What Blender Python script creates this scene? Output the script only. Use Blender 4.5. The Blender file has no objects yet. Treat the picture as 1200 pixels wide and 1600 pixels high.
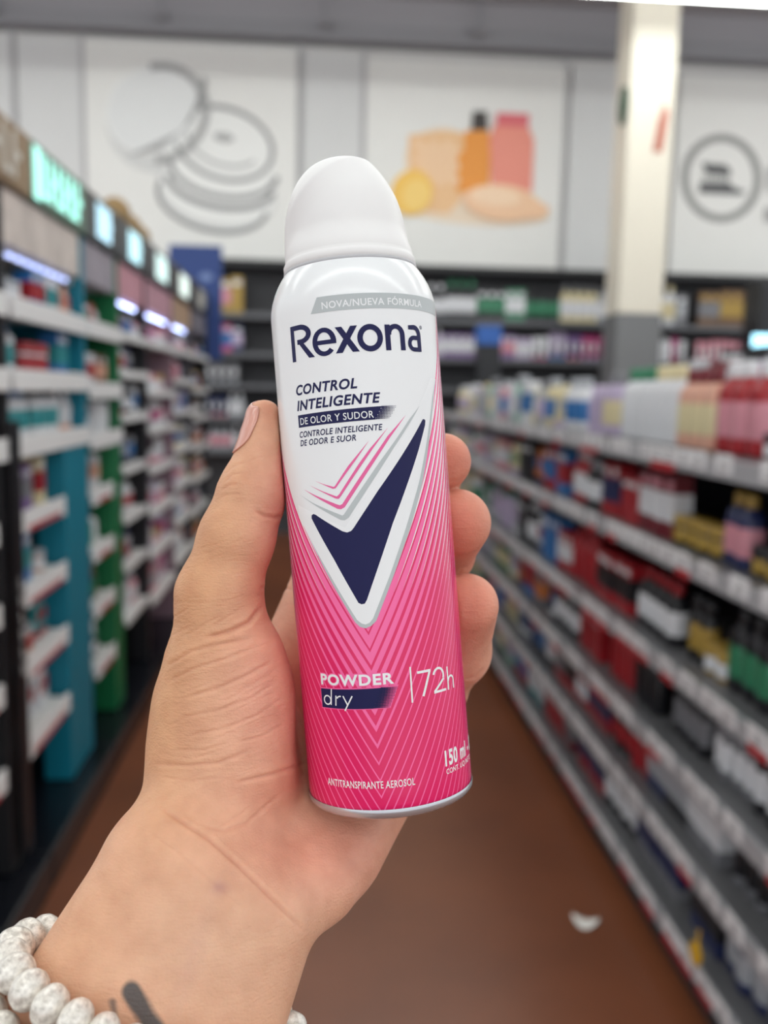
import bpy, bmesh, math, random
import numpy as np
from mathutils import Vector, Matrix
from mathutils.geometry import tessellate_polygon
random.seed(7)
scene = bpy.context.scene
COL = scene.collection

# ------------------------------------------------------------------ camera
F = 1400.0                                   # focal length in pixels of the 1200x1600 frame
EYE = np.array([0.0, 0.0, 1.5])
_a = np.array([-100 / F, 189 / F, -1.0]); _a /= np.linalg.norm(_a)      # aisle direction seen by the lens
_tr = 0.022
_u = np.array([_tr, 1.0, 0.0]); _u[2] = (_u[0] * _a[0] + _u[1] * _a[1]) / -_a[2]
_u /= np.linalg.norm(_u)
_x = np.cross(_a, _u)
RC = np.stack([_x, _a, _u], 0)               # camera -> world
cam_data = bpy.data.cameras.new('camera')
cam = bpy.data.objects.new('camera', cam_data); COL.objects.link(cam)
m4 = np.eye(4); m4[:3, :3] = RC; m4[:3, 3] = EYE
cam.matrix_world = Matrix(m4.tolist())
cam_data.sensor_fit = 'VERTICAL'; cam_data.sensor_height = 36.0; cam_data.sensor_width = 27.0
cam_data.lens = 36.0 * F / 1600
cam_data.clip_start = 0.01; cam_data.clip_end = 60
cam_data.dof.use_dof = True
cam_data.dof.focus_distance = 0.264
cam_data.dof.aperture_fstop = cam_data.lens / 3.8
scene.camera = cam

# ------------------------------------------------------------------ light and exposure
scene.view_settings.view_transform = 'Standard'
scene.view_settings.look = 'None'
scene.view_settings.gamma = 1.0
scene.view_settings.use_curve_mapping = False
scene.view_settings.exposure = 0.85
world = bpy.data.worlds.new('store_ambience'); scene.world = world
world.use_nodes = True
world.node_tree.nodes['Background'].inputs[0].default_value = (0.93, 0.97, 1.0, 1)
world.node_tree.nodes['Background'].inputs[1].default_value = 0.62
TUBE = 9.0
TUBE_ROWS = [7.25, 5.0, 2.3, -0.6, -3.3]
TUBE_Z = 4.62

def px(x, y, Y):
    """world point where the sight line of a photo pixel meets the vertical plane at depth Y"""
    d = RC @ np.array([(x - 600) / F, -(y - 800) / F, -1.0])
    return EYE + d * (Y - EYE[1]) / d[1]
def pxz(x, y, z):
    d = RC @ np.array([(x - 600) / F, -(y - 800) / F, -1.0])
    return EYE + d * (z - EYE[2]) / d[2]
def H(x, y, dep):
    """point at distance dep in front of the lens, in lens-aligned axes"""
    return np.array([(x - 600) / F * dep, -(y - 800) / F * dep, -dep])

# ------------------------------------------------------------------ materials
def srgb(h):
    if isinstance(h, str):
        h = h.lstrip('#'); h = [int(h[i:i + 2], 16) / 255 for i in (0, 2, 4)]
    return tuple(c / 12.92 if c <= 0.04045 else ((c + 0.055) / 1.055) ** 2.4 for c in h) + (1.0,)
_mats = {}
def mat(name, color, rough=0.5, metal=0.0, emit=0.0, noise=0.06, scale=40.0, coat=0.0, spec=0.5):
    key = (name, color, rough, metal, emit)
    if key in _mats: return _mats[key]
    m = bpy.data.materials.new(name); m.use_nodes = True
    nt = m.node_tree; b = nt.nodes['Principled BSDF']
    c = srgb(color)
    b.inputs['Roughness'].default_value = rough; b.inputs['Metallic'].default_value = metal
    b.inputs['Coat Weight'].default_value = coat
    b.inputs['Specular IOR Level'].default_value = spec
    if emit:
        b.inputs['Base Color'].default_value = c
        b.inputs['Emission Color'].default_value = c; b.inputs['Emission Strength'].default_value = emit
    else:
        tc = nt.nodes.new('ShaderNodeTexCoord'); n = nt.nodes.new('ShaderNodeTexNoise')
        n.inputs['Scale'].default_value = scale; n.inputs['Detail'].default_value = 3
        nt.links.new(tc.outputs['Object'], n.inputs['Vector'])
        mx = nt.nodes.new('ShaderNodeMix'); mx.data_type = 'RGBA'
        mx.inputs[6].default_value = tuple(v * (1 - noise) for v in c[:3]) + (1,)
        mx.inputs[7].default_value = tuple(min(1, v * (1 + noise)) for v in c[:3]) + (1,)
        nt.links.new(n.outputs['Fac'], mx.inputs[0]); nt.links.new(mx.outputs[2], b.inputs['Base Color'])
    _mats[key] = m
    return m

# ------------------------------------------------------------------ object helpers
def tag(o, label=None, cat=None, group=None, kind=None):
    if label: o['label'] = label
    if cat: o['category'] = cat
    if group: o['group'] = group
    if kind: o['kind'] = kind
    return o
def link(name, me, m=None, parent=None, loc=None):
    o = bpy.data.objects.new(name, me); COL.objects.link(o)
    if m is not None and me is not None:
        if len(me.materials) == 0: me.materials.append(m)
        o.material_slots[0].link = 'OBJECT'; o.material_slots[0].material = m
    if parent: o.parent = parent
    if loc is not None: o.location = loc
    return o
def empty(name, loc=(0, 0, 0), rz=0.0):
    o = bpy.data.objects.new(name, None); COL.objects.link(o)
    o.location = loc; o.rotation_euler = (0, 0, rz); o.empty_display_size = 0.05
    return o
def new_mesh(name, verts, faces, smooth=False):
    me = bpy.data.meshes.new(name); me.from_pydata([tuple(v) for v in verts], [], [tuple(f) for f in faces])
    me.update()
    if smooth: me.polygons.foreach_set('use_smooth', [True] * len(me.polygons))
    return me
class MB:
    def __init__(s): s.v = []; s.f = []; s.sm = []
    def add(s, vs, fs, sm=False):
        n = len(s.v); s.v += [tuple(v) for v in vs]; s.f += [tuple(i + n for i in f) for f in fs]; s.sm += [sm] * len(fs)
        return s
    def box(s, x0, x1, y0, y1, z0, z1, ch=0.0):
        if ch <= 0:
            vs = [(x, y, z) for z in (z0, z1) for y in (y0, y1) for x in (x0, x1)]
            return s.add(vs, [(0, 2, 3, 1), (4, 5, 7, 6), (0, 1, 5, 4), (2, 6, 7, 3), (0, 4, 6, 2), (1, 3, 7, 5)])
        bm = bmesh.new(); bmesh.ops.create_cube(bm, size=1)
        for v in bm.verts:
            v.co = Vector(((x0 + x1) / 2 + v.co.x * (x1 - x0), (y0 + y1) / 2 + v.co.y * (y1 - y0), (z0 + z1) / 2 + v.co.z * (z1 - z0)))
        bmesh.ops.bevel(bm, geom=bm.edges[:], offset=ch, segments=2, affect='EDGES', profile=0.5)
        bm.verts.index_update()
        r = s.add([v.co[:] for v in bm.verts], [[v.index for v in f.verts] for f in bm.faces]); bm.free(); return r
    def lathe(s, prof, n=24, sx=1.0, sy=1.0, cx=0, cy=0, z0=0, capb=True, capt=True, power=2.0):
        vs = []
        for r, z in prof:
            for k in range(n):
                a = 2 * math.pi * k / n; c, si = math.cos(a), math.sin(a)
                if power != 2.0:
                    q = (abs(c) ** power + abs(si) ** power) ** (-1 / power); c *= q; si *= q
                vs.append((cx + r * sx * c, cy + r * sy * si, z0 + z))
        fs = [(i * n + k, i * n + (k + 1) % n, (i + 1) * n + (k + 1) % n, (i + 1) * n + k) for i in range(len(prof) - 1) for k in range(n)]
        s.add(vs, fs, True)
        if capb: s.f.append(tuple(len(s.v) - len(vs) + k for k in reversed(range(n)))); s.sm.append(False)
        if capt: s.f.append(tuple(len(s.v) - n + k for k in range(n))); s.sm.append(False)
        return s
    def tube(s, pts, r, n=8, closed=False):
        pts = [Vector(p) for p in pts]; N = len(pts); vs = []
        for i, p in enumerate(pts):
            if closed: t = pts[(i + 1) % N] - pts[i - 1]
            else: t = pts[min(i + 1, N - 1)] - pts[max(i - 1, 0)]
            t.normalize(); ref = Vector((0, 0, 1)) if abs(t.z) < 0.9 else Vector((1, 0, 0))
            u = t.cross(ref).normalized(); w = t.cross(u)
            for k in range(n):
                a = 2 * math.pi * k / n; vs.append(p + (u * math.cos(a) + w * math.sin(a)) * r)
        M = N if closed else N - 1
        fs = [(i * n + k, i * n + (k + 1) % n, ((i + 1) % N) * n + (k + 1) % n, ((i + 1) % N) * n + k) for i in range(M) for k in range(n)]
        if not closed: fs += [tuple(reversed(range(n))), tuple((N - 1) * n + k for k in range(n))]
        return s.add(vs, fs, True)
    def prism(s, poly, y0, y1):
        """polygon in x,z extruded along y"""
        n = len(poly)
        tri = tessellate_polygon([[Vector((p[0], p[1], 0)) for p in poly]])
        vs = [(p[0], y0, p[1]) for p in poly] + [(p[0], y1, p[1]) for p in poly]
        fs = [tuple(t) for t in tri] + [tuple(i + n for i in reversed(t)) for t in tri]
        fs += [(i, (i + 1) % n, (i + 1) % n + n, i + n) for i in range(n)]
        return s.add(vs, fs)
    def mesh(s, name):
        me = bpy.data.meshes.new(name); me.from_pydata(s.v, [], s.f); me.update()
        me.polygons.foreach_set('use_smooth', s.sm)
        bm = bmesh.new(); bm.from_mesh(me); bmesh.ops.recalc_face_normals(bm, faces=bm.faces[:]); bm.to_mesh(me); bm.free()
        return me
    def build(s, name, m, parent=None, loc=None):
        return link(name, s.mesh(name), m, parent, loc)

# ================================================================== THE SETTING
def floor_mat():
    m = bpy.data.materials.new('polished_brown_floor'); m.use_nodes = True; nt = m.node_tree; b = nt.nodes['Principled BSDF']
    tc = nt.nodes.new('ShaderNodeTexCoord')
    n = nt.nodes.new('ShaderNodeTexNoise'); n.inputs['Scale'].default_value = 2.2; n.inputs['Detail'].default_value = 5
    nt.links.new(tc.outputs['Object'], n.inputs['Vector'])
    r = nt.nodes.new('ShaderNodeValToRGB'); e = r.color_ramp.elements
    e[0].position = .3; e[0].color = srgb('#703f27'); e[1].position = .72; e[1].color = srgb('#824b2f')
    nt.links.new(n.outputs['Fac'], r.inputs[0]); nt.links.new(r.outputs[0], b.inputs['Base Color'])
    b.inputs['Roughness'].default_value = 0.33; b.inputs['Specular IOR Level'].default_value = .55
    return m
M_floor = floor_mat()
M_wall = mat('store_wall_paint', '#c9c7c6', .7)
M_panel = mat('white_wall_board', '#e2e1de', .55)
M_trim = mat('grey_seam_trim', '#b2b1b3', .6)
M_dark = mat('charcoal_paint', '#2a2a2e', .55)
M_ceil = mat('ceiling_grey', '#a29ea0', .8)
M_pipe = mat('ceiling_pipe_grey', '#858489', .6)
M_tube = mat('fluorescent_tube', '#fbfffb', .5, emit=TUBE)
M_white = mat('white_enamel', '#dededc', .4)
M_shelfgrey = mat('grey_shelf_steel', '#6d6d70', .35, .15)
M_rail = mat('pale_rail_plastic', '#a3a4a8', .35)
M_black = mat('black_laminate', '#111218', .35)
M_plinth = mat('black_gloss_plinth', '#12141b', .25)

WY = 9.5
tag(MB().box(-8, 8, -5, WY + .3, -.1, 0).build('floor', M_floor), kind='structure')
tag(MB().box(-8, 8, WY, WY + .2, 0, 5.35).build('wall_back', M_wall), kind='structure')
tag(MB().box(-8, 8, -5, WY + .2, 5.35, 5.5).build('ceiling', M_ceil), kind='structure')
# long dark beam and pipes under the ceiling at the head of the wall
zt = px(600, 88, WY)[2]
b_ = MB(); b_.box(-8, 8, WY - .22, WY, zt + .06, zt + .2); tag(b_.build('trim_1', M_pipe), kind='structure')
b_ = MB(); b_.box(-8, 8, WY - .12, WY, zt + .2, 5.35); tag(b_.build('trim_2', mat('beam_grey', '#939095', .7)), kind='structure')
for i, X in enumerate([-3.1, -1.55, 0.0, 1.5, 3.3, 4.8]):
    t = empty('ceiling_pipe', (X, WY - .35, 5.0)); tag(t, 'grey pipe dropping from the ceiling above the picture wall, number', 'pipe', 'drop pipes along the ceiling edge')
    t['label'] = ['grey ceiling pipe above left edge of face cream picture', 'grey ceiling pipe above the face cream picture',
                  'grey ceiling pipe above the strip between the two pictures', 'grey ceiling pipe above honey and soap picture',
                  'grey ceiling pipe just left of toothbrush sign', 'grey ceiling pipe at the far right of the wall'][i]
    MB().tube([(0, 0, 0), (0, 0, .33)], .022, 10).build('pipe_run', M_pipe, t)
    MB().box(-.06, .06, -.05, .05, -.03, .02, .006).build('bracket', M_pipe, t)
# the grey seams of the wall and the dark top of the back fixture
for i, (xa, xb) in enumerate([((18, 60), (24, 200)), ((125, 60), (140, 370)), ((467, 78), (468, 380)), ((568, 85), (568, 250)), ((885, 105), (868, 425))]):
    a = px(*xa, WY); c = px(*xb, WY); X = (a[0] + c[0]) / 2
    tag(MB().box(X - .03, X + .03, WY - .035, WY, 2.6, zt + .06).build('trim_%d' % (i + 3), M_trim), kind='structure')

# fluorescent rows
names = ['above the picture wall', 'above the far aisle', 'above the middle aisle', 'above the shopper', 'behind the shopper']
for i, Y in enumerate(TUBE_ROWS):
    t = empty('ceiling_light', (0.6, Y, TUBE_Z)); tag(t, 'long fluorescent ceiling light ' + names[i], 'ceiling light', 'rows of fluorescent ceiling lights')
    MB().box(-6.2, 6.2, -.09, .09, .03, .09).build('light_housing', M_white, t)
    MB().box(-6.15, 6.15, -.065, .065, -.02, .029).build('light_tube', M_tube, t)
    for X in (-4, 0, 4): MB().box(X - .008, X + .008, -.008, .008, .09, .73).build('hanger', M_pipe, t)

# ------------------------------------------------------------------ wall pictures
def quad_board(name, pts, th, m, parent=None, Y=WY):
    P = [px(x, y, Y) for x, y in pts]
    x0 = (P[0][0] + P[3][0]) / 2; x1 = (P[1][0] + P[2][0]) / 2; z1 = (P[0][2] + P[1][2]) / 2; z0 = (P[2][2] + P[3][2]) / 2
    return x0, x1, z0, z1
def ell(cx, cy, a, b, rot=0, n=40, a0=0, a1=360):
    r = math.radians(rot); out = []
    full = abs(a1 - a0) >= 360
    for k in range(n if full else n + 1):
        t = math.radians(a0 + (a1 - a0) * k / n)
        x, y = a * math.cos(t), b * math.sin(t)
        out.append((cx + x * math.cos(r) - y * math.sin(r), cy + x * math.sin(r) + y * math.cos(r)))
    return out
def ring(cx, cy, a, b, w, rot=0, a0=0, a1=359.9, n=48):
    o = ell(cx, cy, a, b, rot, n, a0, a1); i = ell(cx, cy, a - w, b - w, rot, n, a0, a1)
    return o + i[::-1]
def picture(root, O, Y, layers):
    """layers: name, colour, list of polygons in photo pixels; laid as thin print films on the board"""
    for k, (nm, c, polys) in enumerate(layers):
        b = MB()
        for ip, poly in enumerate(polys):
            pts = []
            for (x, y) in poly:
                p = px(x, y, Y); pts.append((p[0] - O[0], p[2] - O[2]))
            b.prism(pts, -.012 - .004 * (k + 1) - .0003 * ip, -.012)
        b.build(nm, mat('print_' + c, c, .6), root)
def board(name, pts, label, cat, layers, Y=WY - .03, m=M_panel, group=None):
    x0, x1, z0, z1 = quad_board(name, pts, .02, m, Y=Y)
    root = empty(name, ((x0 + x1) / 2, Y, z0)); tag(root, label, cat, group)
    w = (x1 - x0) / 2
    MB().box(-w, w, -.012, .012, 0, z1 - z0, .004).build('panel_board', m, root)
    picture(root, ((x0 + x1) / 2, Y, z0), Y, layers)
    return root
PB = WY - .05
board('wall_picture', [(131, 62), (464, 78), (462, 412), (140, 405)], 'large white wall picture of an open face cream jar in grey', 'wall picture', [
    ('jar_shadow', '#cfcfce', [ell(338, 300, 95, 62, 12), ell(250, 190, 84, 82, 0)]),
    ('jar_print', '#e6e6e4', [ell(238, 172, 74, 68, -30), ell(340, 300, 90, 50, 12), ell(345, 240, 88, 66, 14)]),
    ('jar_outline', '#8f8f90', [ring(332, 312, 90, 52, 7, 14, 0, 190), ring(345, 285, 88, 44, 10, 10, 5, 175), ring(350, 225, 82, 58, 7, 20), ring(350, 262, 88, 50, 8, 10, 0, 185)]),
    ('lid_face', '#dedfdf', [ell(240, 172, 72, 64, -30)]),
    ('lid_rim', '#a2a2a2', [ring(246, 178, 84, 78, 12, -30, -70, 120), [(200, 245), (285, 205), (325, 130), (318, 120), (300, 190), (250, 235)]]),
    ('cream_swirl', '#a9a9a9', [ell(350, 216, 16, 7, 10), ring(350, 222, 60, 38, 4, 20, 20, 170)]),
], Y=PB)
board('wall_picture', [(572, 88), (886, 108), (868, 425), (570, 415)], 'large white wall picture of orange soap bottles honeycomb and lemon', 'wall picture', [
    ('soft_shadow', '#e6d3bd', [ell(740, 330, 118, 22, 4), ell(690, 250, 58, 50, 0)]),
    ('honeycomb', '#e8bd8f', [[(638, 212), (690, 205), (735, 210), (730, 300), (700, 335), (655, 330), (640, 290)]]),
    ('honeycomb_cells', '#efcdaa', [ell(x, y, 8, 8, 0, 6) for x in (655, 677, 699) for y in (228, 250, 272)] + [ell(x, y, 8, 8, 0, 6) for x in (666, 688, 710) for y in (239, 261, 283)]),
    ('orange_bottle', '#e5953f', [[(728, 205), (762, 205), (766, 215), (764, 300), (726, 300), (724, 215)], [(715, 240), (727, 235), (727, 300), (712, 300)]]),
    ('black_cap', '#3f3a38', [[(738, 175), (760, 175), (762, 204), (736, 204)]]),
    ('pink_bottle', '#e79180', [[(770, 198), (824, 198), (833, 220), (830, 300), (768, 300), (764, 220)]]),
    ('pink_cap', '#d96a72', [[(776, 178), (826, 180), (824, 200), (774, 198)]]),
    ('lemon', '#eebf5c', [ell(643, 302, 32, 36, 20)]),
    ('lemon_flesh', '#f2cd78', [ell(650, 306, 22, 26, 20)]),
    ('soap_bar', '#eec4a0', [ell(782, 318, 58, 28, 6), [(820, 300), (858, 328), (845, 342), (790, 345)]]),
    ('soap_top', '#f3d3b4', [ell(772, 308, 40, 15, 6)]),
], Y=PB)
board('wall_sign', [(1062, 118), (1330, 130), (1300, 452), (1045, 440)], 'white wall board with a toothbrush icon inside a grey ring', 'wall sign', [
    ('ring_print', '#8f8f8d', [ring(1126, 279, 63, 69, 12)]),
    ('toothbrush_bristles', '#a7a7a6', [[(1099 + 7 * k, 270), (1102 + 7 * k, 270), (1102 + 7 * k, 290), (1099 + 7 * k, 290)] for k in range(6)]),
    ('toothbrush_print', '#5e5e60', [[(1095, 255), (1132, 258), (1140, 266), (1140, 276), (1104, 272)], [(1092, 286), (1138, 286), (1146, 294), (1164, 300), (1156, 305), (1092, 302)]]),
    ('partial_lettering', '#a3a2a2', [[(1198, 262), (1206, 262), (1204, 300), (1197, 300)], [(1194, 325), (1212, 326), (1212, 348), (1192, 346)]]),
], Y=PB)
# plain boards between pictures
for pts, lb in [([(-60, 48), (16, 55), (24, 400), (-60, 400)], 'plain white wall board at far left behind the cosmetics display'),
                ([(28, 58), (122, 62), (132, 405), (34, 400)], 'narrow plain white wall board left of the face cream picture'),
                ([(474, 80), (562, 85), (562, 412), (474, 410)], 'narrow plain white wall board between the two pictures'),
                ([(895, 108), (972, 112), (952, 430), (880, 426)], 'narrow plain white wall board right of the soap picture')]:
    board('wall_board', pts, lb, 'wall board', [], Y=WY - .03, m=mat('pale_grey_board', '#d2d2d2', .6), group='plain wall boards')

# ------------------------------------------------------------------ the pillar
PY = 7.9
a = px(966, 480, PY); c = px(1035, 480, PY); pw = (c[0] - a[0]) / 2; pxm = (a[0] + c[0]) / 2
zg = px(1000, 490, PY)[2]
pil = empty('pillar', (pxm, PY + pw, 0)); tag(pil, 'square cream pillar with a grey painted base by the back wall', 'pillar')
MB().box(-pw, pw, -pw, pw, zg, 5.35, .012).build('column_shaft', mat('cream_pillar_paint', '#e4ddce', .5), pil)
MB().box(-pw - .006, pw + .006, -pw - .006, pw + .006, 0, zg, .01).build('column_base', mat('grey_pillar_paint', '#77787a', .5), pil)
s_ = px(1031, 200, PY)
o = MB().prism([(-.05, -.2), (.03, -.2), (.07, .12), (.03, .2), (-.02, .05)], -.006, .0).build('wall_sticker', mat('faded_red_sticker', '#b9705f', .6), loc=(s_[0], PY - .002, s_[2]))
tag(o, 'faded red extinguisher arrow sticker on the cream pillar', 'sticker')
s_ = px(988, 160, PY)
o = MB().lathe([(.1, 0), (.1, .02)], 20).mesh('hanging_sign')
o = link('hanging_sign', o, mat('dark_green_sign', '#3c5a48', .5), loc=(pxm - pw - .012, PY + .1, s_[2])); o.rotation_euler = (0, math.radians(-90), 0)
o.scale = (1.6, 1, 1)
tag(o, 'small round dark green sign on left face of the pillar', 'sign')

# ================================================================== PRODUCTS
CL = {'white': '#d9dade', 'black': '#17171c', 'red': '#a01c26', 'dark red': '#6d1522', 'pink': '#cf8c99', 'cream': '#d8cba2', 'grey': '#77777c',
      'blue': '#2d6fae', 'navy': '#222b55', 'green': '#2f7a58', 'gold': '#a98a3e', 'purple': '#77598f', 'orange': '#cb7740', 'teal': '#2a8a8f', 'lime': '#8cc63a',
      'lilac': '#b9aac6', 'silver': '#a7aab0', 'brown': '#6f5138', 'peach': '#d6a28c', 'mint': '#9cc4b4', 'yellow': '#d0a838', 'magenta': '#b9457e'}
def pm(c): return mat('pack_' + c.replace(' ', '_'), CL[c], .38, scale=30, noise=.12)
def proto_meshes():
    P = {}
    # each: list of (part name, mesh); +x faces the aisle, width along y, origin at the base
    b = MB().box(-.03, .03, -.033, .033, 0, .17, .002).mesh('cardboard_box')
    l = MB().box(-.031, .0315, -.0335, .0335, .045, .12, .0008).mesh('printed_panel')
    c = MB().box(.0302, .0322, -.024, .024, .128, .15, .0006).mesh('printed_title')
    P['box'] = ('cardboard_box', b, [('printed_panel', l, 1), ('printed_title', c, 2)], .068, .17)
    b = MB().lathe([(.024, 0), (.029, .004), (.03, .012), (.03, .12), (.027, .14), (.014, .155), (.013, .16)], 20, 1, 1.15, power=2.8).mesh('bottle')
    c = MB().lathe([(.016, .158), (.0165, .16), (.016, .188), (.014, .192)], 16).mesh('cap')
    l = MB().lathe([(.0304, .035), (.0306, .036), (.0306, .108), (.0304, .109)], 20, 1, 1.15, capb=False, capt=False, power=2.8).mesh('printed_label')
    P['bottle'] = ('bottle', b, [('cap', c, 1), ('printed_label', l, 2)], .07, .192)
    b = MB().lathe([(.028, 0), (.031, .003), (.031, .045), (.029, .05)], 20).mesh('jar')
    c = MB().lathe([(.0325, .046), (.033, .048), (.033, .066), (.031, .068)], 20).mesh('lid')
    l = MB().lathe([(.0313, .01), (.0315, .011), (.0315, .039), (.0313, .04)], 20, capb=False, capt=False).mesh('printed_label')
    P['jar'] = ('jar', b, [('lid', c, 1), ('printed_label', l, 2)], .068, .068)
    vs = []; n = 16
    b = MB()
    for i, (a_, d_, z) in enumerate([(.02, .02, .02), (.024, .019, .05), (.027, .012, .12), (.029, .0025, .165)]):
        vs += [(d_ * math.cos(2 * math.pi * k / n), a_ * math.sin(2 * math.pi * k / n), z) for k in range(n)]
    fs = [(i * n + k, i * n + (k + 1) % n, (i + 1) * n + (k + 1) % n, (i + 1) * n + k) for i in range(3) for k in range(n)] + [tuple(reversed(range(n))), tuple(3 * n + k for k in range(n))]
    b.add(vs, fs, True); b = b.mesh('tube')
    c = MB().lathe([(.02, 0), (.0212, .002), (.0212, .024), (.02, .026)], 16).mesh('cap')
    l = MB().box(.0135, .0185, -.013, .013, .06, .11, .001).mesh('printed_label')
    P['tube'] = ('squeeze_tube', b, [('cap', c, 1), ('printed_label', l, 2)], .062, .165)
    b = MB().lathe([(.022, 0), (.0235, .003), (.0235, .125), (.018, .14)], 20).mesh('can_body')
    c = MB().lathe([(.0195, .137), (.0195, .155), (.017, .17), (.01, .177)], 16).mesh('cap')
    l = MB().lathe([(.0237, .03), (.0239, .031), (.0239, .1), (.0237, .101)], 20, capb=False, capt=False).mesh('printed_label')
    P['aerosol can'] = ('aerosol_can', b, [('cap', c, 1), ('printed_label', l, 2)], .054, .177)
    return P
PROTO = proto_meshes()
def product(kind, cols, loc, rz, sc, label, group):
    nm, b, parts, w, h = PROTO[kind]
    o = link(nm, b, pm(cols[0])); o.location = loc; o.rotation_euler = (0, 0, rz); o.scale = sc
    tag(o, label, kind, group)
    for (pn, me, ci) in parts: link(pn, me, pm(cols[ci]), o)
    return o
USED = {}; KC = {}
POS_Y = ['nearest', 'second nearest', 'third', 'fourth', 'fifth']; POS_X = ['leftmost', 'second', 'third', 'fourth', 'fifth']
def desc_for(kind, cols):
    if kind == 'box':
        return '%s box with %s panel' % (cols[0], cols[1]) if cols[1] != cols[0] else 'plain %s box' % cols[0]
    part = 'lid' if kind == 'jar' else 'cap'
    if cols[1] == cols[0]: return 'all %s %s' % (cols[0], kind)
    return '%s %s with %s %s' % (cols[0], kind, cols[1], part)
def fill_row(where, shelf_word, shelf_key, z, Xf, rz, sgn, ya, yb, palette, hmax, axis='y', gap=.004, group=None, tagrow=None, maxrun=4, pos=None, skip=0.0, zscale=1.0):
    """fills a shelf with runs of products; palette(pos) -> list of (kind, [colours])"""
    y = ya; used = USED.setdefault(where + shelf_key, set()); first = True
    while y < yb - .05:
        opts = palette(y)
        if KC.get('box', 0) > 288: opts = [('bottle' if KC.get('bottle', 0) < 285 else 'tube', c) if k == 'box' else (k, c) for k, c in opts]
        for tries in range(60):
            kind, cs = random.choice(opts)
            cols = [random.choice(cs[0]), random.choice(cs[1]), random.choice(cs[2])]
            d = desc_for(kind, cols)
            if d not in used: break
        else:
            y += .05; continue
        used.add(d)
        nm, b, parts, w, h = PROTO[kind]
        sh = random.uniform(.8, 1.0) * zscale; sw = random.uniform(.85, 1.15) * (zscale ** .5)
        if kind == 'jar': sh = random.uniform(.9, 1.5)
        if h * sh > hmax: sh = hmax / h
        n = random.randint(2, maxrun)
        y_start = y
        KC[kind] = KC.get(kind, 0) + n
        for k in range(n):
            if y + w * sw > yb: break
            yy = y + w * sw / 2
            off = random.uniform(0, .012)
            if axis == 'y': loc = (Xf + sgn * (.035 * sw + off), yy, z + .0005)
            else: loc = (yy, Xf + .035 * sw + off, z + .0005)
            product(kind, cols, loc, rz, (sw, sw, sh), '%s %s, %s %s' % ((POS_Y if axis == 'y' else POS_X)[k], d, shelf_word, where), 'products ' + shelf_word + ' ' + where)
            y += w * sw + gap
        if tagrow: tagrow(y_start, y, d)
        if random.random() < skip: y += random.uniform(.03, .09)

# ------------------------------------------------------------------ right hand gondola
RX = .93; RB = RX + .42
R_SHELVES = [('on the top shelf', 'top', 1.36, .25), ('on the second shelf', 'second', 1.10, .2), ('on the third shelf', 'third', .805, .23),
             ('on the fourth shelf', 'fourth', .572, .175), ('on the fifth shelf', 'fifth', .357, .155), ('on the bottom shelf', 'bottom', .135, .165)]
RY0, RY1 = 1.45, 6.9
gr = empty('shelving_unit', (RX + .2, (RY0 + RY1) / 2, 0)); tag(gr, 'long grey steel shelving unit along the right of the aisle', 'shelving')
def gl(b, name, m, parent): # world-built mesh into the unit's frame
    me = b.mesh(name); me.transform(Matrix.Translation((-(RX + .2), -(RY0 + RY1) / 2, 0))); return link(name, me, m, parent)
gl(MB().box(RB, RB + .04, RY0, RY1, 0, 1.40), 'back_panel', mat('dark_gondola_back', '#2f2f33', .6), gr)
gl(MB().box(RX + .03, RB, RY0, RY1, 0, .085), 'kick_plate', M_dark, gr)
for w_, k_, z, h_ in R_SHELVES:
    s = gl(MB().box(RX + .008, RB, RY0, RY1, z - .03, z, .003), 'shelf', M_shelfgrey, gr)
    b = MB().box(RX - .004, RX + .008, RY0, RY1, z - .042, z + .004)
    me = b.mesh('price_rail'); me.transform(Matrix.Translation((-(RX + .2), -(RY0 + RY1) / 2, 0))); link('price_rail', me, M_rail, s)
yb_ = RY0
while yb_ < RY1 + .01:
    gl(MB().box(RB - .03, RB, yb_ - .02, yb_ + .02, 0, 1.42), 'upright', M_shelfgrey, gr); yb_ += (RY1 - RY0) / 6
W = ['white']; LT = ['white', 'silver', 'cream', 'lilac']
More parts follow.
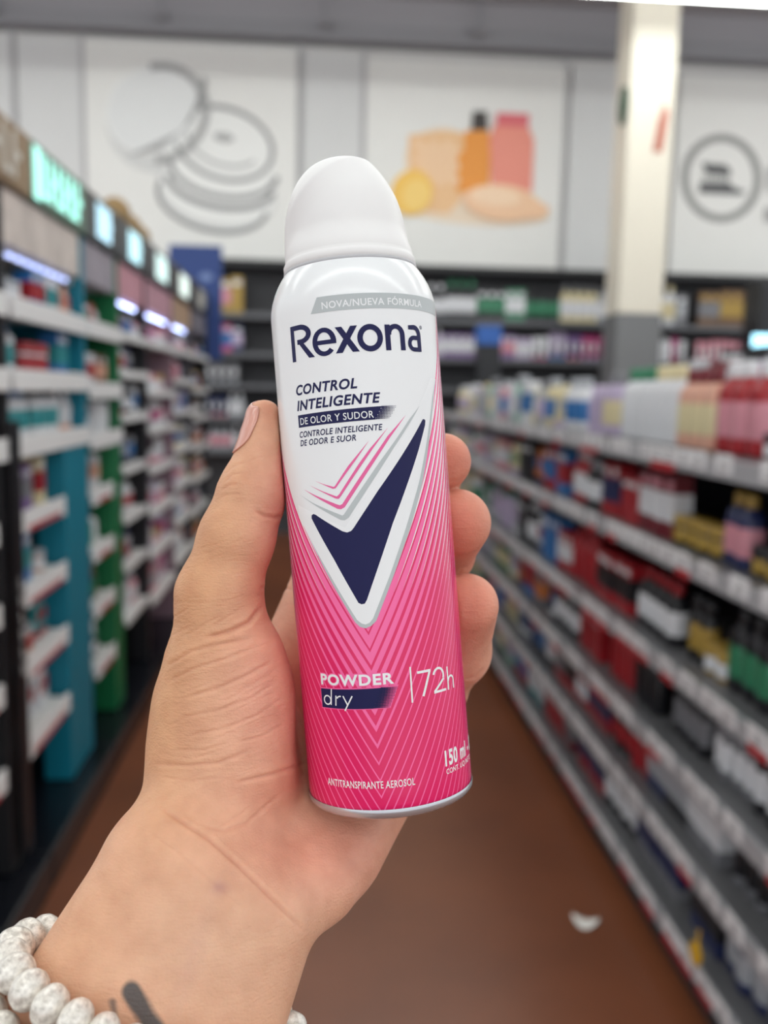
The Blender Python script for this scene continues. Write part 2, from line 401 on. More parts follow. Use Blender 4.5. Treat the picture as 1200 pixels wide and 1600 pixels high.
def pal_right(shelf):
    def f(y):
        if shelf == 'top':
            if y < 2.25: return [('bottle', [['dark red', 'red'], ['black', 'dark red', 'white'], ['white', 'pink']]), ('box', [['dark red', 'black'], ['dark red', 'black'], ['white']]), ('jar', [['dark red', 'navy', 'black'], ['white', 'black'], ['white']])]
            if y < 2.5: return [('tube', [['cream', 'gold'], ['gold', 'cream'], ['brown', 'peach']]), ('bottle', [['cream', 'peach'], ['pink', 'gold', 'dark red'], ['gold', 'cream']])]
            if y < 2.85: return [('bottle', [['cream', 'white', 'lime'], ['lime', 'green', 'cream'], ['cream', 'white']])]
            if y < 3.1: return [('bottle', [['black', 'grey', 'navy'], ['black', 'red'], ['white', 'red']])]
            return [('bottle', [LT + ['pink', 'mint'], LT + ['grey'], LT + ['blue', 'pink']]), ('box', [LT, LT + ['pink', 'blue'], LT]), ('tube', [LT + ['lilac', 'teal'], LT, LT + ['purple']])]
        if y < (2.35 if shelf in ('second', 'third') else 2.5):
            if shelf in ('fourth', 'fifth', 'bottom'):
                return [('aerosol can', [['black', 'navy', 'grey'], ['silver', 'black', 'white', 'navy'], ['white', 'black', 'grey', 'silver']]), ('box', [['navy', 'black', 'grey'], ['white', 'navy', 'black', 'silver'], ['white']]), ('bottle', [['white', 'black', 'navy', 'grey'], ['black', 'navy', 'white'], ['silver', 'white', 'black']])]
            return [('aerosol can', [['black'], ['black', 'gold', 'white', 'silver'], ['gold', 'white', 'pink', 'grey']]), ('jar', [['black', 'gold'], ['black', 'gold', 'grey'], ['gold', 'white']]), ('bottle', [['black', 'navy'], ['gold', 'black', 'white'], ['gold', 'pink', 'green']])]
        if y < (3.5 if shelf != 'bottom' else 3.7):
            return [('box', [['red', 'dark red'], ['red', 'dark red', 'white', 'grey', 'gold'], ['white', 'gold', 'pink']]), ('box', [['red'], ['navy', 'white', 'black', 'red'], ['white']]), ('bottle', [['red', 'black'], ['red', 'white', 'silver'], ['white', 'red']])]
        if y < 4.3:
            return [('bottle', [['blue', 'navy', 'black', 'grey', 'teal'], ['blue', 'red', 'white', 'black'], ['white', 'blue', 'orange']]), ('box', [['black', 'grey', 'blue', 'red'], ['white', 'red', 'blue', 'black'], ['white']]), ('tube', [['orange', 'white', 'navy'], ['white', 'navy'], ['red', 'blue']])]
        return [('bottle', [LT + ['green', 'mint'], LT + ['green', 'lilac'], LT + ['green', 'blue']]), ('box', [LT + ['pink', 'grey', 'mint'], LT + ['pink', 'green', 'navy'], LT]), ('tube', [LT + ['green'], LT + ['peach', 'lilac'], LT + ['purple', 'green']])]
    return f
# price tags
tw = MB().box(-.003, 0, -.042, .042, -.014, .031, .0008).mesh('tag_card')
tr_ = MB().box(-.0032, -.0002, -.042, .042, -.036, -.0142, .0008).mesh('red_band')
tl_ = MB().add([(-.0034, y, z) for (y, z) in [(-.02, .004), (.012, .004), (.012, .009), (-.02, .009), (-.02, .015), (.004, .015), (.004, .02), (-.02, .02), (-.02, -.008), (.02, -.008), (.02, -.001), (-.02, -.001)]], [(0, 1, 2, 3), (4, 5, 6, 7), (8, 9, 10, 11)]).mesh('printed_lines')
M_tag = mat('tag_white_card', '#e4e4e6', .5); M_tagred = mat('tag_red_card', '#b02630', .5); M_ink = mat('tag_ink_grey', '#8f8f93', .6)
NT = [0]
def tags_right(shelf_word, z, dens):
    def f(y0, y1, d):
        if NT[0] > 296: return
        y = y0 + .045; red = random.random() < dens; q_ = 0
        while y < y1 - .03:
            red = random.random() < dens
            NT[0] += 1
            o = link('price_tag', tw, M_tag, loc=(RX - .0042, y, z - .015)); o.rotation_euler = (0, random.uniform(-.12, .02), 0)
            lb = '%s %s tag under %s, %s' % (POS_Y[min(q_, 4)] if q_ < 5 else 'last', 'white and red' if red else 'white', d, shelf_word.replace('on the ', '').replace('shelf', 'right rail')); q_ += 1
            tag(o, lb, 'price tag', 'price tags of the right shelving')
            if red: link('red_band', tr_, M_tagred, o)
            link('printed_lines', tl_, M_ink, o)
            y += .094
    return f
for (w_, k_, z, h_), dn in zip(R_SHELVES, (.22, .35, .45, .3, .35, .45)):
    fill_row('of right shelving', w_, k_, z, RX + (.11 if k_ == 'top' else .05), math.pi, 1, RY0 + .03, RY1 - .05, pal_right(k_), h_, tagrow=tags_right(w_, z, dn), skip=.25, zscale=1.28 if k_ == 'top' else 1.12, maxrun=3 if k_ == 'top' else 4)
# wire fence along the top shelf of the unit
o = empty('wire_divider', (RX + .24, 4.6, 1.3605)); tag(o, 'thin clear wavy divider rail on the top shelf of the right shelving', 'divider')
MB().tube([(0, -2.1 + .05 * k, .19 + .02 * math.sin(k * .7)) for k in range(85)], .004, 6).build('wire', mat('clear_wire', '#c9ccd0', .2, .6), o)
for k in range(6): MB().tube([(0, -2.0 + .8 * k, 0), (0, -2.0 + .8 * k, .19)], .003, 6).build('post', mat('clear_wire', '#c9ccd0', .2, .6), o)
# yellow shelf talker low down
q = px(1160, 1515, 1.86)
o = empty('shelf_talker', (RX - .02, 1.92, .19)); tag(o, 'small round yellow hang tag beside the bottom shelf of right shelving', 'tag')
MB().lathe([(.026, -.004), (.028, 0), (.026, .004)], 20).build('yellow_disc', mat('yellow_card', '#d9a818', .5), o).rotation_euler = (0, math.radians(90), 0)
MB().tube([(.004, 0, .02), (.004, 0, .06)], .003, 6).build('hang_loop', mat('yellow_card', '#d9a818', .5), o)

# ------------------------------------------------------------------ left hand cosmetics displays
LX = -.85; LBK = -1.17
DIV = [1.7, 2.58, 3.42, 3.98, 4.6, 5.4, 6.2, 7.0]
HDIV = [1.7, 2.8, 3.42, 3.98, 4.6, 5.4, 6.2, 7.0]
L_NAMES = ['nearest black', 'teal', 'green', 'white', 'pink', 'peach', 'farthest']
DCOL = ['#101116', '#06788f', '#0d6b3f', '#16161c', '#8a6f7c', '#4d4a52', '#1a1b20']
HCOL = ['#8d7558', '#5f7d6c', '#2c3338', '#3a4046', '#4b4a4e', '#4f4a48', '#33343a']
PCOL = ['#dba79f', '#cfc4bd', '#9d96a0', '#c9929f', '#c394a2', '#b89a80', '#7e7a84']
GLOW = [None, '#a5efe0', '#b9dff0', '#bfe9f2', '#cfe9e6', '#d8e6e0', None]
L_SHELVES = [('on the highest shelf', 'one', 1.73), ('on the second shelf', 'two', 1.53), ('on the third shelf', 'three', 1.34), ('on the fourth shelf', 'four', 1.12), ('on the fifth shelf', 'five', .90),
             ('on the sixth shelf', 'six', .68), ('on the lowest shelf', 'eight', .44)]
GW = ['white', 'white', 'silver']
PAL_L = [
    [('tube', [['pink', 'red', 'peach', 'black'], ['black', 'pink', 'red', 'gold'], ['white', 'gold']]), ('box', [['peach', 'red', 'pink', 'black'], ['white', 'pink', 'peach', 'black'], ['white']]), ('bottle', [['red', 'black', 'teal', 'peach'], ['black', 'red', 'white'], ['white', 'pink', 'red']]), ('jar', [['white', 'pink', 'black'], ['red', 'black', 'white'], ['white']])],
    [('tube', [['white', 'peach', 'purple', 'teal', 'pink'], ['red', 'white', 'black', 'peach'], ['white', 'red']]), ('box', [['white', 'purple', 'blue', 'cream'], ['red', 'white', 'teal', 'grey'], ['white']]), ('jar', [['white', 'lilac', 'peach'], ['silver', 'red', 'white'], ['red', 'white']]), ('bottle', [['white', 'cream', 'grey'], ['black', 'red', 'blue'], ['red', 'teal']])],
    [('box', [['brown', 'magenta', 'white', 'green'], ['white', 'peach', 'red'], ['white']]), ('tube', [['cream', 'white', 'brown', 'red'], ['brown', 'white', 'black'], ['green', 'white']]), ('bottle', [['green', 'cream', 'white', 'black'], ['green', 'white', 'black'], ['white', 'green']])],
    [('box', [['white', 'grey', 'navy', 'silver'], ['white', 'red', 'blue', 'black'], ['white']]), ('tube', [['navy', 'white', 'silver'], ['black', 'white', 'red'], ['white']]), ('bottle', [['black', 'white', 'pink'], ['white', 'black', 'silver'], ['white', 'red']])],
    [('box', [['white', 'pink', 'lilac'], ['magenta', 'pink', 'silver', 'yellow', 'white'], ['white']]), ('tube', [['white', 'pink', 'magenta', 'lilac'], ['white', 'silver', 'magenta'], ['white']]), ('jar', [['white', 'silver', 'pink', 'yellow'], ['white', 'pink', 'gold'], ['pink', 'white']])],
    [('box', [['white', 'silver', 'lilac', 'cream'], ['pink', 'blue', 'orange', 'white', 'silver'], ['white']]), ('tube', [['white', 'lilac', 'silver', 'peach'], ['white', 'black', 'blue'], ['pink', 'white']]), ('bottle', [['white', 'pink', 'silver', 'red'], ['white', 'silver', 'black'], ['pink', 'white']])],
    [('box', [['white', 'navy', 'grey', 'gold'], ['pink', 'blue', 'orange', 'white', 'silver'], ['white']]), ('bottle', [['brown', 'navy', 'grey', 'red'], ['white', 'gold', 'black'], ['orange', 'white']])]]
for i in range(7):
    y0, y1 = DIV[i], DIV[i + 1]; cx, cy = (LX + LBK) / 2, (y0 + y1) / 2
    r = empty('cosmetics_display', (cx, cy, 0)); tag(r, ['nearest black', 'teal sided', 'green sided', 'black sided white', 'pink panelled', 'pale pink', 'farthest black'][i] + ' cosmetics display bay on the left of the aisle', 'display', 'cosmetics display bays on the left')
    def lo(b, name, m, parent=r, cx=cx, cy=cy):
        me = b.mesh(name); me.transform(Matrix.Translation((-cx, -cy, 0))); return link(name, me, m, parent)
    g = .003
    h0, h1 = HDIV[i], HDIV[i + 1]
    lo(MB().box(LBK - .05, LBK, y0 + g, y1 - g, 0, 2.035), 'back_panel', mat('display_back_%d' % i, ['#2b2a2e', '#0b6074', '#0f4f34', '#2d2b30', '#6c5a63', '#54525a', '#2b2c33'][i], .6))
    lo(MB().box(LBK, LX - .012, y1 - .035, y1 - g, .12, 2.03, .004), 'divider_panel', mat('display_side_%d' % i, DCOL[i], .45))
    lo(MB().box(LBK, LX + .07, y0 + g, y1 - g, 0, .115, .01), 'plinth', M_plinth)
    hd = lo(MB().box(LBK, LX + .0, h0 + g, h1 - g, 2.04, 2.215, .006), 'header', mat('header_%d' % i, HCOL[i], .4))
    # raised pale letter strokes on the header, lit where the photo shows them lit
    b = MB(); n_ = 4 if i == 0 else 6; yy = h0 + (h1 - h0) * (.62 if i == 0 else .16 if i == 1 else .28); ww = (h1 - h0) * (.3 if i == 0 else .74 if i == 1 else .42) / n_
    for k in range(n_):
        b.box(LX + .0005, LX + .006, yy, yy + ww * .22, 2.065, 2.19)
        if k % 2 == 0: b.box(LX + .0005, LX + .006, yy + ww * .2, yy + ww * .7, 2.065, 2.085)
        else: b.box(LX + .0005, LX + .006, yy + ww * .2, yy + ww * .7, 2.12, 2.14)
        yy += ww
    if GLOW[i]: mm = mat('lit_letters_%d' % i, GLOW[i], .5, emit=.75)
    else: mm = mat('pale_letters', '#d8d5cc', .5)
    lo(b, 'header_lettering', mm, hd)
    if i == 1:
        b = MB().box(LX + .0002, LX + .003, h0 + .02, h0 + (.06 if i != 1 else .08), 2.05, 2.2); lo(b, 'lit_strip', mm, hd)
    pp = lo(MB().box(LBK, LX - .02, y0 + g, y1 - .04, 1.885, 2.035, .003), 'picture_panel', mat('picture_panel_%d' % i, PCOL[i], .5, noise=.45, scale=9))
    FR = {0: .13, 1: .34, 2: .2, 3: .1}.get(i, 0.0)                  # broad coloured front frame beside the shelves
    if FR: lo(MB().box(LX - .1, LX - .004, y1 - FR, y1 - .037, .12, 1.31, .004), 'front_frame', mat('display_side_%d' % i, DCOL[i], .45))
    for (w_, k_, z) in L_SHELVES:
        ye = y1 - .037 - (FR if z < 1.3 else 0)
        if i >= 2 and k_ != 'one': z += [0, 0, -.03, .035, -.05, .02, -.035][i] * (1 if z > 1.2 else .7)
        lw = 0 if i < 3 else .018
        sh = lo(MB().box(LBK, LX - .006, y0 + g, ye, z - .018, z, .002), 'shelf', M_white)
        lo(MB().box(LX - .0055, LX + .006, y0 + g, ye, z - .048 + lw, z + .014 - lw * .4, .002), 'shelf_lip', mat('white_lip', '#efeeee', .3), sh)
        if z < 1.3 and i in (0, 1, 2):
            lo(MB().box(LX + .0062, LX + .0075, y0 + .08, ye - .06, z - .046, z - .03, .0004), 'red_price_strip', mat('red_strip', '#b3303a', .5), sh)
        dz = .15 if i < 2 else .125
        fill_row('of %s left bay' % L_NAMES[i], w_, k_, z, LX - .03, 0, -1, y0 + .03, ye - .01, (lambda p: (lambda y: p))(PAL_L[i]), dz - (.03 if z > 1.7 else 0), gap=.01, skip=.65, maxrun=3)
    if i in (0, 1, 3, 4, 5):  # LED strips in the far bays are added to brighten their shelves
        s = lo(MB().box(LX - .047, LX - .0451, y0 + .02, y1 - .05, 1.858, 1.872), 'led_strip', M_white)
        for k in range(int((y1 - y0 - .08) / .08)): lo(MB().box(LX - .045, LX - .036, y0 + .03 + k * .08, y0 + .06 + k * .08, 1.86, 1.87), 'led_light', mat('blue_white_led', '#b9c8ff', .5, emit=(1.4 if i < 3 else 5.0)), s)
# white upright lettering on the near black divider edge
o = empty('sign_strip', (LX + .008, 2.535, .95)); tag(o, 'black upright panel strip with white lettering beside the teal bay', 'sign')
MB().box(-.0, .012, -.03, .03, -.8, .45, .002).build('strip_panel', M_black, o)
b = MB()
for k in range(6):
    z = -.02 - .05 * k; b.box(.0125, .014, -.018, .018, z, z + .008); b.box(.0125, .014, -.018, -.008, z, z + .036)
    if k % 2: b.box(.0125, .014, .008, .018, z, z + .036)
b.build('strip_lettering', mat('pale_letters', '#b8b6b4', .5), o)
# blue end sign over the far displays
a = px(264, 382, 7.06); c = px(347, 480, 7.06)
o = empty('hanging_poster', ((a[0] + c[0]) / 2, 7.06, c[2] - .4)); tag(o, 'square dark blue poster standing above the far left displays', 'poster')
w = (c[0] - a[0]) / 2
MB().box(-w, w, -.012, .012, 0, a[2] - c[2] + .4, .004).build('poster_board', mat('royal_blue_board', '#24407f', .5), o)
MB().box(-.02, .02, .013, .03, -(c[2] - .4) + .0, .6).build('poster_post', M_dark, o)
MB().prism(ell(.08, .62, .05, .035), -.0145, -.0122).build('poster_emblem', mat('pale_blue_print', '#7286b8', .5), o)
# brown plush things on top of the displays
for k, (Y, s) in enumerate([(4.25, .07), (4.55, .06), (4.8, .055)]):
    b = MB().lathe([(s * .6, 0), (s, s * .5), (s * .95, s * 1.2), (s * .5, s * 1.7), (s * .1, s * 1.85)], 16)
    o = b.build('display_topper', mat('tan_topper', '#9c8058', .8), loc=(LX - .08, Y, 2.2155))
    tag(o, ['largest', 'middle', 'smallest'][k] + ' of three brown rounded toppers on the lit display headers', 'topper', 'brown toppers')

# ------------------------------------------------------------------ back wall fixture
BX0, BX1 = -1.7, 5.0; BF = WY - .45
br = empty('wall_shelving', ((BX0 + BX1) / 2, WY - .2, 0)); tag(br, 'dark shelving unit along the back wall under the pictures', 'shelving')
def bl(b, name, m, parent=br):
    me = b.mesh(name); me.transform(Matrix.Translation((-(BX0 + BX1) / 2, -(WY - .2), 0))); return link(name, me, m, parent)
bl(MB().box(BX0, BX1, WY - .1, WY - .06, 0, 2.78), 'back_panel', mat('fixture_back', '#3c3c40', .6))
bl(MB().box(BX0, BX1, BF, WY - .1, 2.70, 2.76), 'top_board', M_dark)
B_SH = [('on the top shelf', 'top', 2.24, .4, 2.2), ('on the second shelf', 'second', 1.86, .3, 1.7), ('on the third shelf', 'third', 1.55, .24, 1.4), ('on the fourth shelf', 'fourth', 1.22, .24, 1.4), ('on the fifth shelf', 'fifth', .9, .24, 1.4)]
def pal_back(k):
    def f(x):
        if k == 'top':
            if x < 0: return [('box', [['gold', 'cream', 'purple', 'brown', 'grey'], ['gold', 'cream', 'grey', 'pink'], ['white']])]
            if x < 2.1: return [('box', [['green', 'grey', 'green', 'black'], ['green', 'grey', 'white', 'mint'], ['white']]), ('bottle', [['green', 'grey', 'black'], ['white', 'green', 'black'], ['white', 'green']])]
            if x < 3.7: return [('box', [['cream', 'white', 'silver', 'grey'], ['white', 'cream', 'grey', 'silver'], ['white']]), ('bottle', [['cream', 'white', 'silver'], ['grey', 'white', 'cream'], ['white', 'cream']])]
            return [('box', [['brown'], ['brown', 'gold', 'cream', 'grey'], ['gold', 'cream']])]
        if k == 'second': return [('box', [['pink', 'lilac', 'purple', 'magenta', 'white', 'navy'], ['pink', 'lilac', 'magenta', 'white', 'red', 'blue'], ['white']]), ('bottle', [['pink', 'purple', 'white', 'lilac'], ['pink', 'white', 'silver', 'black'], ['white']])]
        return [('box', [['dark red', 'grey', 'white', 'magenta', 'navy'], ['red', 'grey', 'silver', 'pink', 'white'], ['white']]), ('bottle', [['silver', 'grey', 'dark red', 'teal', 'white'], ['white', 'grey', 'black'], ['white', 'pink']])]
    return f
for (w_, k_, z, hm, zs) in B_SH:
    s = bl(MB().box(BX0, BX1, BF + .01, WY - .1, z - .03, z, .003), 'shelf', M_dark)
    bl(MB().box(BX0, BX1, BF - .006, BF + .0095, z - .045, z + .004), 'price_rail', mat('dim_rail', '#66676c', .4), s)
    for xa, xb in ((-1.6, -.75), (1.05, 3.75), (3.85, 4.95)):
        if k_ in ('third', 'fourth', 'fifth') and xa > 0: continue
        fill_row('of back wall shelving', w_, k_, z, BF + .03, -math.pi / 2, 1, xa, xb, pal_back(k_), hm, axis='x', zscale=zs, maxrun=4, gap=.006)
# dark lit kiosk beyond the right shelving
kx = px(1168, 520, 7.3)
k_ = empty('display_tower', (kx[0] + .3, 7.3, 0)); tag(k_, 'black display tower with a lit blue-white screen beyond right shelving', 'display')
MB().box(-.28, .35, -.15, .15, 0, 2.45, .01).build('tower_body', M_black, k_)
MB().box(-.33, -.08, -.17, -.151, 1.93, 2.03, .004).build('screen', mat('lit_blue_sign', '#9fdcf2', .5, emit=1.6), k_)
MB().box(.0, .2, -.17, -.151, 2.05, 2.2, .004).build('upper_screen', mat('lit_blue_sign_dim', '#6fb0c4', .5, emit=.6), k_)
sx = px(762, 540, 8.3)
k_ = empty('display_tower', (sx[0], 8.3, 0)); tag(k_, 'small black display stand with a blue header beyond the shelves', 'display')
MB().box(-.11, .11, -.1, .1, 0, 1.95, .008).build('tower_body', M_black, k_)
MB().box(-.11, .11, -.1, .1, 1.951, 2.12, .008).build('blue_header', mat('royal_blue_board2', '#2c5fae', .5), k_)
# second shelving run behind the right unit
g2 = empty('shelving_unit', (2.6, 5.2, 0)); tag(g2, 'grey shelving unit in next aisle beyond the right shelving', 'shelving')
MB().box(0.3, .35, -1.2, 1.2, 0, 1.86).build('back_panel', M_dark, g2)
for z in (1.6, 1.3, 1.0):
    s = MB().box(-.1, .3, -1.2, 1.2, z - .03, z, .003).build('shelf', M_shelfgrey, g2)
    MB().box(-.112, -.1, -1.2, 1.2, z - .045, z + .004).build('price_rail', M_rail, s)
def pal_n(y): return [('box', [['lilac', 'purple', 'pink', 'dark red', 'navy'], ['pink', 'white', 'silver', 'dark red'], ['white']]), ('bottle', [['pink', 'silver', 'lilac', 'dark red', 'blue'], ['silver', 'white', 'black'], ['white', 'pink']])]
fill_row('of next aisle shelving', 'on the top shelf', 'top', 1.6, 2.55, math.pi, 1, 4.05, 6.35, pal_n, .2)
fill_row('of next aisle shelving', 'on the second shelf', 'second', 1.3, 2.55, math.pi, 1, 4.05, 6.35, pal_n, .2)
# paper scrap on the floor
s_ = pxz(914, 1444, 0.0)
vs = []; fs = []
for i in range(13):
    t = i / 12 - .5
    for j in range(6):
        u = j / 5 - .5
        wdt = .042 * (1 - (2 * abs(t)) ** 2.2 * .8)
        vs.append((t * .075, u * wdt - .03 * (1 - 4 * t * t) * .6 + .01, .002 + .012 * (2 * t) ** 2 + .006 * (u + .5)))
for i in range(12):
    for j in range(5): fs.append((i * 6 + j, i * 6 + j + 1, i * 6 + j + 7, i * 6 + j + 6))
me = new_mesh('paper_scrap', vs, fs, True)
o = link('paper_scrap', me, mat('white_paper', '#eceae4', .7), loc=(s_[0], s_[1], 0.0005)); o.rotation_euler = (0, 0, math.radians(-22))
md = o.modifiers.new('thick', 'SOLIDIFY'); md.thickness = .0008; md.offset = 1
tag(o, 'curled scrap of white paper lying on the brown floor', 'paper')

HAND_STEP = 0.0014; HAND_SUB = 1
# ================================================================== THE SPRAY CAN
R = 0.026
D0 = 0.2872
_t = math.radians(1.5); _r = math.radians(4.5)
CAX = np.array([-math.sin(_r) * math.cos(_t), math.cos(_r) * math.cos(_t), math.sin(_t)])
CXX = np.array([math.cos(_r), math.sin(_r), 0.0]); CYY = np.cross(CAX, CXX)
CB = H(611, 1234, D0)
MC = np.stack([CXX, CYY, CAX], 1)
def cam_matrix(M, o):
    m = np.eye(4); m[:3, :3] = RC @ M; m[:3, 3] = RC @ o + EYE
    return Matrix(m.tolist())
can = bpy.data.objects.new('spray_can', None); COL.objects.link(can); can.empty_display_size = .03
can.matrix_world = cam_matrix(MC, CB)
tag(can, 'white and pink antiperspirant spray can with navy check mark held in the hand', 'spray can')

def body_mat():
    m = bpy.data.materials.new('printed_can_enamel'); m.use_nodes = True; nt = m.node_tree; b = nt.nodes['Principled BSDF']
    b.inputs['Roughness'].default_value = .22; b.inputs['Coat Weight'].default_value = .12; b.inputs['Coat Roughness'].default_value = .05
    def M(op, a, b_=None, c=None, clamp=False):
        n = nt.nodes.new('ShaderNodeMath'); n.operation = op; n.use_clamp = clamp
        for i, v in enumerate((a, b_, c)):
            if v is None: continue
            if isinstance(v, (int, float)): n.inputs[i].default_value = v
            else: nt.links.new(v, n.inputs[i])
        return n.outputs[0]
    def MIX(f, A, B):
        n = nt.nodes.new('ShaderNodeMix'); n.data_type = 'RGBA'
        for i, v in ((0, f), (6, A), (7, B)):
            if hasattr(v, 'links') or hasattr(v, 'is_linked'): nt.links.new(v, n.inputs[i])
            else: n.inputs[i].default_value = v
        return n.outputs[2]
    tc = nt.nodes.new('ShaderNodeTexCoord'); sp = nt.nodes.new('ShaderNodeSeparateXYZ'); nt.links.new(tc.outputs['Object'], sp.inputs[0])
    X, Y, Z = sp.outputs
    s = M('MULTIPLY', M('ARCTAN2', X, M('MULTIPLY', Y, -1.0)), R * 1000)       # mm around from the front
    h = M('MULTIPLY', Z, 1000.0)
    sr = M('MAXIMUM', M('ADD', s, 2.5), 0.0); sl = M('MAXIMUM', M('MULTIPLY', M('ADD', s, 2.5), -1.0), 0.0)
    vr = M('ADD', M('MULTIPLY', sr, 1.85), M('MULTIPLY', M('MULTIPLY', sr, sr), .0045))
    v = M('ADD', M('ADD', vr, M('MULTIPLY', sl, 1.81)), 50.4)
    # boundary of the white field is a little steeper than the stripes on the right
    bd = M('ADD', M('ADD', M('ADD', M('MULTIPLY', sr, 1.93), M('MULTIPLY', M('MULTIPLY', sr, sr), .016)), M('SUBTRACT', M('MULTIPLY', sl, 1.95), M('MULTIPLY', M('MULTIPLY', sl, sl), .0055))), 50.4 - 1.0)
    d = M('SUBTRACT', v, h)
    bonus = M('MULTIPLY', M('DIVIDE', M('SUBTRACT', 17.0, M('ABSOLUTE', s)), 4.0, clamp=True), 9.0)
    inpink = M('LESS_THAN', h, M('ADD', M('ADD', bd, 1.6), bonus))
    t = M('FRACT', M('DIVIDE', M('ADD', d, 490.0), 4.9))
    duty = M('MINIMUM', M('ADD', M('MULTIPLY', M('MAXIMUM', d, 0.0), .0185), .20), .84)
    # towards the top right the dark lines stay thin
    dark = M('LESS_THAN', t, duty)
    w = M('MINIMUM', M('MAXIMUM', M('MULTIPLY', M('SUBTRACT', h, 66.0), .0085), 0.0), .45)
    light = M('GREATER_THAN', t, M('SUBTRACT', 1.0, w))
    A = srgb('#f768a6'); B = srgb('#e01a62'); Wc = srgb('#eceef0')
    c = MIX(dark, A, B); c = MIX(light, c, Wc); c = MIX(inpink, Wc, c)
    top = M('GREATER_THAN', h, 140.0)
    nt.links.new(c, b.inputs['Base Color'])
    return m
M_can = body_mat()
M_alu = mat('brushed_tin', '#c9cbd2', .25, .7)
M_capw = mat('white_cap_plastic', '#e9e8e8', .42, noise=.01)
mm_ = .001
prof = [(24.2, .6), (25.3, 1.6), (25.9, 3.0), (26, 4.2)] + [(26, 4.2 + k * 5) for k in range(1, 30)] + [(26, 151.0), (25.8, 153.4), (25.2, 156.0), (24.3, 158.6), (23.2, 160.9), (22.0, 162.9), (21.0, 164.3), (20.2, 165.2)]
b = MB().lathe([(r_ * mm_, z_ * mm_) for r_, z_ in prof], 160, capb=False, capt=True)
body = b.build('can_body', M_can, can)
b = MB().lathe([(22.0 * mm_, 1.6 * mm_), (23.2 * mm_, .1 * mm_), (24.2 * mm_, -.3 * mm_), (25.2 * mm_, .2 * mm_), (26.15 * mm_, 1.4 * mm_), (26.25 * mm_, 2.4 * mm_), (26.05 * mm_, 3.0 * mm_)], 160, capb=True, capt=False)
b.build('bottom_rim', M_alu, can)
# cap with the scooped front face
cp = [(20.3, 0), (20.75, .3), (20.8, 2.2), (20.4, 3.0), (20.15, 3.3), (20.1, 4.2), (20.05, 7), (19.8, 11), (19.3, 15), (18.5, 19), (17.3, 23), (15.7, 26.4), (13.7, 29.4), (11.2, 31.9), (8.4, 33.6), (5.2, 34.7), (2.4, 35.1), (0.4, 35.2)]
dense = cp[:5]
for i in range(5, len(cp) - 1):
    p0, p1, p2, p3 = cp[i - 1], cp[i], cp[i + 1], cp[min(i + 2, len(cp) - 1)]
    for j in range(6):
        t = j / 6; dense.append(tuple(.5 * ((2 * p1[c]) + (-p0[c] + p2[c]) * t + (2 * p0[c] - 5 * p1[c] + 4 * p2[c] - p3[c]) * t * t + (-p0[c] + 3 * p1[c] - 3 * p2[c] + p3[c]) * t ** 3) for c in (0, 1)))
dense.append(cp[-1])
b = MB().lathe([(r_ * mm_, z_ * mm_) for r_, z_ in dense], 128, capb=False, capt=True, z0=165.0 * mm_)
vv = []
nd = np.array([.52, -.34, -.78]); nd /= np.linalg.norm(nd)
for p in b.v:
    q = np.array([p[0], p[1], p[2] - .165]) * 1000.0
    t = float(nd @ (q - np.array([-4.0, -9.0, 27.5])))
    fr = min(1.0, max(0.0, (q[0] * .15 - q[1] * .98 + 4.0) / 10.0)); fr = fr * fr * (3 - 2 * fr)
    lowf = min(1.0, max(0.0, (q[2] - 3.4) / 9.0)); lowf = lowf * lowf * (3 - 2 * lowf)
    ramp = max(0.0, min(t / 7.5, 1.0)); ramp = ramp * (2 - ramp)
    disp = 2.0 * ramp * fr * lowf; rr_ = math.hypot(q[0], q[1]) + 1e-9
    q[0] -= q[0] / rr_ * disp; q[1] -= q[1] / rr_ * disp
    vv.append((q[0] * .001, q[1] * .001, q[2] * .001 + .165))
b.v = vv
b.build('cap', M_capw, can)
b = MB().lathe([(20.5 * mm_, 164.2 * mm_), (20.9 * mm_, 164.6 * mm_), (20.9 * mm_, 165.3 * mm_), (20.4 * mm_, 165.5 * mm_)], 96, capb=False, capt=False)
b.build('cap_seam', mat('grey_seam', '#b9b9bd', .5), can)

# ---- printing: flat shapes in (mm around, mm up) wrapped on the body
def wrap(bm_or_polys, off):
    """list of polygons (s,h) -> wrapped, finely sliced mesh data"""
    bm = bmesh.new()
    for ip, poly in enumerate(bm_or_polys):
        tri = tessellate_polygon([[Vector((p[0], p[1], 0)) for p in poly]])
        vs = [bm.verts.new((p[0], p[1], ip * 4e-6)) for p in poly]
        for t in tri:
            try: bm.faces.new([vs[i] for i in t])
            except ValueError: pass
    return wrap_bm(bm, off)
def wrap_bm(bm, off):
    xs = [v.co.x for v in bm.verts]; x = math.floor(min(xs)) + .5
    while x < max(xs):
        bmesh.ops.bisect_plane(bm, geom=bm.verts[:] + bm.edges[:] + bm.faces[:], plane_co=(x, 0, 0), plane_no=(1, 0, 0)); x += 1.0
    for v in bm.verts:
        th = v.co.x / (R * 1000); z = v.co.y * .001; rr = R + off + v.co.z
        v.co = Vector((rr * math.sin(th), -rr * math.cos(th), z))
    bm.normal_update()
    for f in bm.faces:
        c = f.calc_center_median()
        if f.normal.x * c.x + f.normal.y * c.y < 0: f.normal_flip()
    return bm
def print_part(name, bms, m, label=None):
    me = bpy.data.meshes.new(name); big = bmesh.new()
    for bm in bms:
        t = bpy.data.meshes.new('t'); bm.to_mesh(t); big.from_mesh(t); bm.free(); bpy.data.meshes.remove(t)
    big.to_mesh(me); big.free()
    o = link(name, me, m, can)
    if label: o['label'] = label
    return o
M_navy = mat('navy_print', '#17184a', .4, noise=.02, spec=.25)
M_grey = mat('silver_grey_print', '#b9c0c2', .3, noise=.02, spec=.4)
